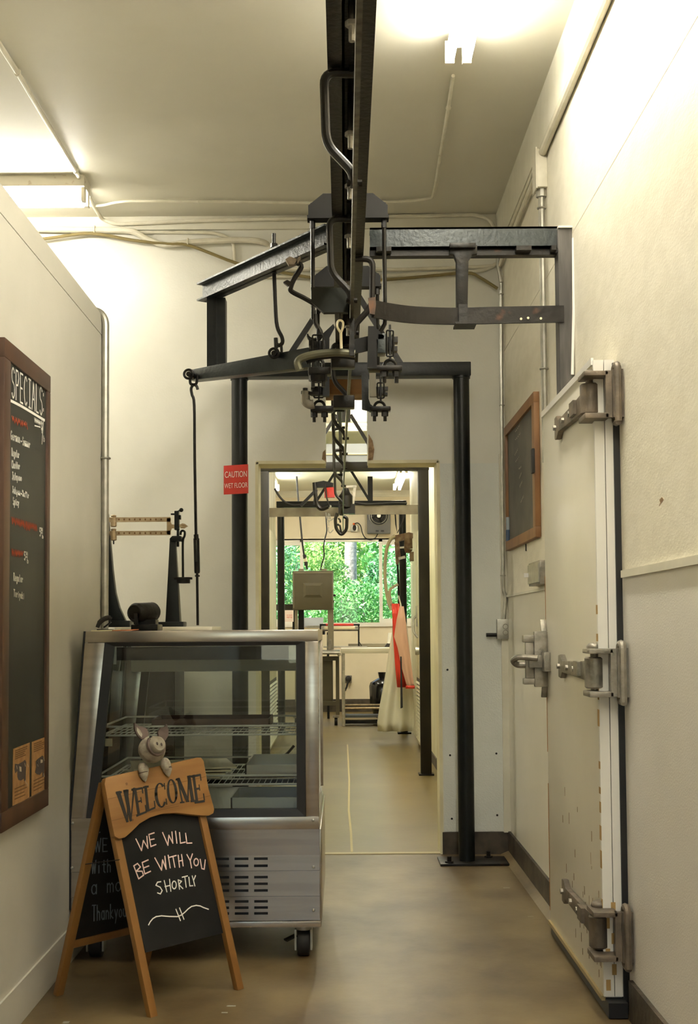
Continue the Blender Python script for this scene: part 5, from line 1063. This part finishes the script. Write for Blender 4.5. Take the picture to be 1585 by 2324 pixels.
B(*R_(670, 1490, 770, 1499, d - .02, d + .03)).build('frame_rail', 'saw', bw); B(*R_(670, 1592, 764, 1601, d - .02, d + .03)).build('frame_rail', 'saw', bw)
for a_ in (672, 762):
    B(*R_(a_, 1490, a_ + 9, 1622, d - .03, d + .03)).build('leg', 'saw', bw)
    c = P(a_ + 1, 1634, d); MB().cyl((c.x - .02, d, .05), (c.x + .02, d, .05), .05, n=16).build('castor', 'rubber', bw); MB().box(c.x - .04, c.x + .04, d - .04, d + .04, .1, .125).build('castor_plate', 'cast', bw)
B(*R_(690, 1500, 756, 1592, d + .05, d + .3)).build('lower_housing', 'saw', bw)
# cutting table with white board
ct_ = thing('cutting_table', 'steel work table with thick white cutting board by the window', 'table', (.3, 16.8, 0)); d = 16.6
XA, XB = P(774, 1484, d).x, .82
zt = P(0, 1477, d).z
B(XA, XB, d, d + .75, zt - .065, zt).build('cutting_board', 'board', ct_, bevel=.006)
B(XA + .1, XB, d + .72, d + .8, zt, zt + .05).build('back_rail', 'sawl', ct_)
for x in (XA + .03, XB - .05):
    for y in (d + .04, d + .7): MB().cyl((x, y, 0), (x, y, zt - .066), .022, n=10).build('leg', 'galv', ct_)
for y, z in ((d + .04, .23), (d + .7, .23)): MB().cyl((XA + .03, y, z), (XB - .05, y, z), .016, n=10).build('stretcher', 'brass', ct_)
for z, y in ((.10, d + .15), (.03, d + .05)): B(XA + .05, XB - .06, y, y + .3, z, z + .03).build('floor_rack', mat('blue grey rack', (.09, .105, .11), .5) if z > .05 else 'dgrey', ct_)
wd_ = thing('wrap_dispenser', 'red-barred plastic wrap dispenser frame on the cutting table', 'wrap dispenser', (P(772, 1476, 17.2).x, 17.2, zt)); d = 17.2
z0 = zt
for a_ in (727.5, 814): q_ = R_(a_ - 1.5, 1416, a_ + 2.5, 1476, d, d + .02); B(*q_[:4], z0 + .02, q_[5]).build('side_bar', 'dgrey', wd_)
MB().cyl(P(740, 1418, d), P(803, 1418, d), .016, n=10).build('red_grip', 'red', wd_); MB().cyl(P(727, 1418, d + .01), P(817, 1418, d + .01), .012, n=8).build('top_bar', 'dgrey', wd_)
MB().cyl(P(735, 1425, d), P(806, 1425, d), .022, n=12).build('film_roll', 'bone', wd_); B(*R_(727, 1429, 816, 1432, d, d + .03)).build('heat_bar', 'castr', wd_)
for a_ in (729, 806): B(*R_(a_, 1422, a_ + 8, 1429, d - .02, d + .03)).build('roll_holder', 'galv', wd_)
B(P(726, 0, d).x, P(822, 0, d).x, d - .15, d + .1, z0, z0 + .02).build('base_pan', 'steel', wd_)
MB().bar(P(815, 1456, d), P(822, 1467, d), .01, .01).bar(P(813, 1467, d), P(824, 1468, d), .02, .02).build('corner_clamp', 'iron', wd_)
lp_ = thing('laptop', 'pale silver laptop with raised lid beyond the band saw', 'laptop', (P(712, 1421, 17.9).x, 17.9, 1.0)); d = 17.9
MB().prism(pp([(690, 1402), (735, 1401), (733, 1422), (691, 1423)], d), (0, .03, 0)).build('lid', 'plast', lp_); B(P(690, 0, d).x, P(735, 0, d).x, d - .3, d, P(0, 1425, d).z - .03, P(0, 1425, d).z).build('base', 'galv', lp_)
sd_ = thing('side_stand', 'dark equipment stand behind the left pipe post of the far frame', 'stand', (P(660, 1420, 18).x, 18.1, 0)); d = 18.0
B(*R_(600, 1372, 690, 1384, d, d + .3)).build('top_shelf', 'bronze', sd_); B(*R_(600, 1431, 738, 1440, d - .4, d + .4)).build('lower_shelf', 'dgrey', sd_); B(*R_(664, 1384, 670, 1431, d, d + .05)).build('upright', 'dgrey', sd_)
for a_ in (603, 733): B(P(a_, 0, d).x, P(a_ + 5, 0, d).x, d, d + .06, 0, P(0, 1440, d).z).build('leg', 'dgrey', sd_)
nt_ = thing('notice_card', 'pale pink notice card with red print on the dark stand', 'notice', tuple(P(659, 1411, 17.97))); d = 17.97
B(*R_(642, 1385, 666.5, 1411, d, d + .006)).build('card', mat('pink card', (.75, .62, .52), .7), nt_)
font_text('erved', [P(a_, b_, d) for a_, b_ in ((651, 1394), (663, 1394), (663, 1397.5), (651, 1397.5))], 'print', 'red', nt_, V((0, -.001, 0)))
font_text('aging', [P(a_, b_, d) for a_, b_ in ((651, 1398.5), (663.5, 1398.5), (663.5, 1403), (651, 1403))], 'print', 'red', nt_, V((0, -.001, 0)))
po_ = thing('power_outlet', 'dark wall outlet with black plug under the cutting table', 'outlet', tuple(P(790, 1550, 19.46)))
A_, B_ = P(783, 1533, 19.46), P(799, 1550, 19.46); B(A_.x, B_.x, 19.45, FY, B_.z, A_.z).build('box', 'cast', po_, bevel=.006); MB().ball(P(791, 1541, 19.43), .045, .03, .05).tube(pp([(791, 1545), (787, 1560), (783, 1568)], 19.42), .014, 6).build('plug', 'rubber', po_)
bg_ = thing('bin_bag', 'shiny black bin bag under the right end of the cutting table', 'bin bag', (P(866, 1580, 17.6).x, 17.6, .35))
mb = MB(); rg = random.Random(5); n = 14
prof = [(.02, .30), (.12, .33), (.16, .5), (.17, .75), (.15, .80), (.05, .86)]
for i in range(len(prof)):
    pass
vs = []; fs = []; c = P(868, 1540, 17.6)
for r_, z_ in prof:
    for j in range(n): k_ = 1 + rg.uniform(-.16, .16); vs.append((c.x + r_ * k_ * math.cos(j * 6.283 / n), 17.6 + r_ * k_ * math.sin(j * 6.283 / n), z_ - .28))
for i in range(len(prof) - 1):
    for j in range(n): fs.append((i * n + j, i * n + (j + 1) % n, (i + 1) * n + (j + 1) % n, (i + 1) * n + j))
fs += [tuple(range(n))[::-1], tuple((len(prof) - 1) * n + j for j in range(n))]
mb.add(vs, fs); bo_ = mb.build('bag', 'plastb', bg_, smooth=80); MB().cyl((c.x, 17.6, .56), (c.x, 17.6, .66), .04, .06, n=10).build('knot', 'plastb', bg_)
bx_ = thing('knife_block', 'white and black upright box on the cutting table beside the aprons', 'box', tuple(P(886, 1468, 17.1))); d = 17.1
MB().prism(pp([(882, 1436), (890, 1436), (889, 1461), (880, 1461)], d), (0, .08, 0)).build('card', 'white', bx_); MB().prism(pp([(879, 1460), (890, 1460), (890, 1468), (873, 1468)], d), (0, .1, 0)).build('base', 'rubber', bx_)
# aprons on the right post
def cloth(name, m, parent, rows, d0, amp, freq, thick=.004):
    """rows: (left px, right px, py); folds as depth waves"""
    n = 18; vs = []; fs = []
    for i, (a_, b_, y_) in enumerate(rows):
        for j in range(n + 1):
            t = j / n; p = P(a_ + (b_ - a_) * t, y_, d0); w_ = amp * min(1, (i + .6) / len(rows)) * math.sin(freq * 6.283 * t + i * .25)
            vs.append(p + V((0, w_, 0)))
    for i in range(len(rows) - 1):
        for j in range(n): k = i * (n + 1) + j; fs.append((k, k + 1, k + n + 2, k + n + 1))
    o = MB().add(vs, fs).build(name, m, parent, smooth=60); md = o.modifiers.new('thickness', 'SOLIDIFY'); md.thickness = thick; return o
ap = thing('apron', 'long white vinyl apron hanging by the right-hand far post', 'apron', tuple(P(900, 1662, 14.2)))
cloth('cloth', 'apronw', ap, [(905, 918, 1395), (892, 925, 1425), (884, 930, 1470), (877, 935, 1520), (868, 938, 1570), (861, 940, 1610), (857, 941, 1640), (859, 938, 1660)], 14.25, .05, 2.4)
MB().tube(ppd([(912, 1396, 14.25), (910, 1372, 14.4), (905, 1352, 14.6)]), .008, 6).build('neck_strap', 'apronw', ap)
ar = thing('apron', 'bright red apron with pink lining folded over the white one', 'apron', tuple(P(910, 1562, 13.95)))
cloth('red_side', 'apronr', ar, [(889, 907, 1370), (891, 910, 1400), (892, 913, 1440), (895, 917, 1480), (898, 923, 1520), (902, 930, 1560)], 14.0, .02, 1.5)
cloth('lining', 'apronp', ar, [(908, 917, 1376), (901, 921, 1405), (895, 925, 1445), (903, 929, 1470), (911, 934, 1510), (922, 939, 1550), (925, 941, 1558)], 13.92, .02, 1.2)
MB().prism(pp([(909, 1490), (912, 1490), (915, 1606), (909.5, 1608)], 13.9), (0, .004, 0)).build('waist_tie', 'rubber', ar)
cloth('hem', 'apronr', ar, [(922, 942, 1556), (921, 942, 1563)], 13.9, .01, 1)
# wall-hung steelyard and hose on the right
ws_ = thing('wall_steelyard', 'rusty steelyard mechanism bolted to the right-hand far post', 'scale', tuple(P(915, 1282, 14.6))); d = 14.6
M['rustl'] = mat('tan rusty iron', (.24, .17, .09), .6, .3, c2=(.13, .07, .035), scale=14)
MB().prism(pp([(896, 1215), (928, 1208), (938, 1210), (938, 1221), (898, 1230)], d), (0, .08, 0)).build('top_arm', 'rustl', ws_)
MB().prism(pp([(896, 1230), (906, 1228), (910, 1262), (904, 1284), (899, 1280)], d), (0, .05, 0)).build('hanger_plate', 'rustl', ws_)
MB().bar(P(905, 1268, d), P(920, 1264, d), .03, .03).bar(P(908, 1243, d), P(918, 1242, d), .02, .02).build('link', 'galv', ws_)
MB().cyl(P(927, 1222, d), P(927, 1245, d), .045, .05, n=14).cyl(P(927, 1246, d), P(926, 1255, d), .05, .03, n=14).box(P(918, 0, d).x, P(927, 0, d).x, d - .02, d + .04, P(0, 1280, d).z, P(0, 1259, d).z).build('counterweight', 'rustl', ws_)
MB().tube(pp([(903, 1282), (904, 1310), (905, 1340), (906, 1375)], d), .012, 8).build('drop_rod', 'iron', ws_)
hs = conduit('tan rubber hose looping beside the right-hand far post', smooth_path(pp([(897, 1216), (889, 1222), (881, 1236), (876, 1260), (874, 1300), (877, 1340), (883, 1368), (889, 1385)], 14.6), 5), .02, 'hose', 'hose', 'hose')
conduit('tan hose branch curving from the post down behind the red apron', smooth_path(pp([(904, 1326), (893, 1332), (885, 1340), (885, 1352), (889, 1372)], 14.58), 5), .016, 'hose', 'hose', 'hose')
conduit('thin dark wire hanging from the beam to the rusty steelyard', pp([(897, 1160), (899, 1190), (902, 1210), (912, 1190), (920, 1168)], 14.6), .008, 'rubber', 'wire', 'wire')
# louvred cold-room doors, either side of the rear room
def louvre_door(n, x, sgn, y0, y1, h0=.03, hl=.73, ht=2.3):
    dd = S(B(min(x, x + sgn * .04), max(x, x + sgn * .04), y0, y1, h0, ht), 'door_%d' % n, 'coldbox', bevel=.006)
    xx = x if sgn > 0 else x; k = 16
    for i in range(k):
        z = h0 + .06 + (hl - .1) * i / k
        MB().add([(x, y0 + .06, z), (x, y1 - .06, z), (x, y1 - .06, z + .012), (x, y0 + .06, z + .012), (x - sgn * .018, y0 + .06, z - .004), (x - sgn * .018, y1 - .06, z - .004)], [(0, 1, 5, 4), (4, 5, 2, 3), (0, 4, 3), (1, 2, 5), (0, 3, 2, 1)]).build('louvre_slat', 'coldbox', dd, smooth=0)
    B(min(x, x - sgn * .001), max(x, x - sgn * .001), y0 + .05, y1 - .05, h0 + .04, hl).build('louvre_backing', 'gasket', dd)
    return dd
d3 = louvre_door(3, .79, 1, 12.4, 14.0); d4 = louvre_door(4, -.76, -1, 12.6, 14.4)
MB().box(.74, .79, 12.55, 12.75, 1.0, 1.08).cyl((.70, 12.6, 1.04), (.76, 12.6, 1.04), .04, n=12).build('door_handle', 'galv', d3, bevel=.006)
MB().tube(round_path([(.785, 13.7, 1.40), (.74, 13.68, 1.36), (.74, 13.62, 1.22), (.785, 13.6, 1.16)], .03, 4), .012, 8).box(.775, .79, 13.68, 13.8, 1.28, 1.5).build('pull_handle', 'galv', d3)
for i in range(5): B(.786, .792, 12.42 + i * .35, 12.44 + i * .35, .75, 2.28).build('door_stile', 'coldbox', d3)
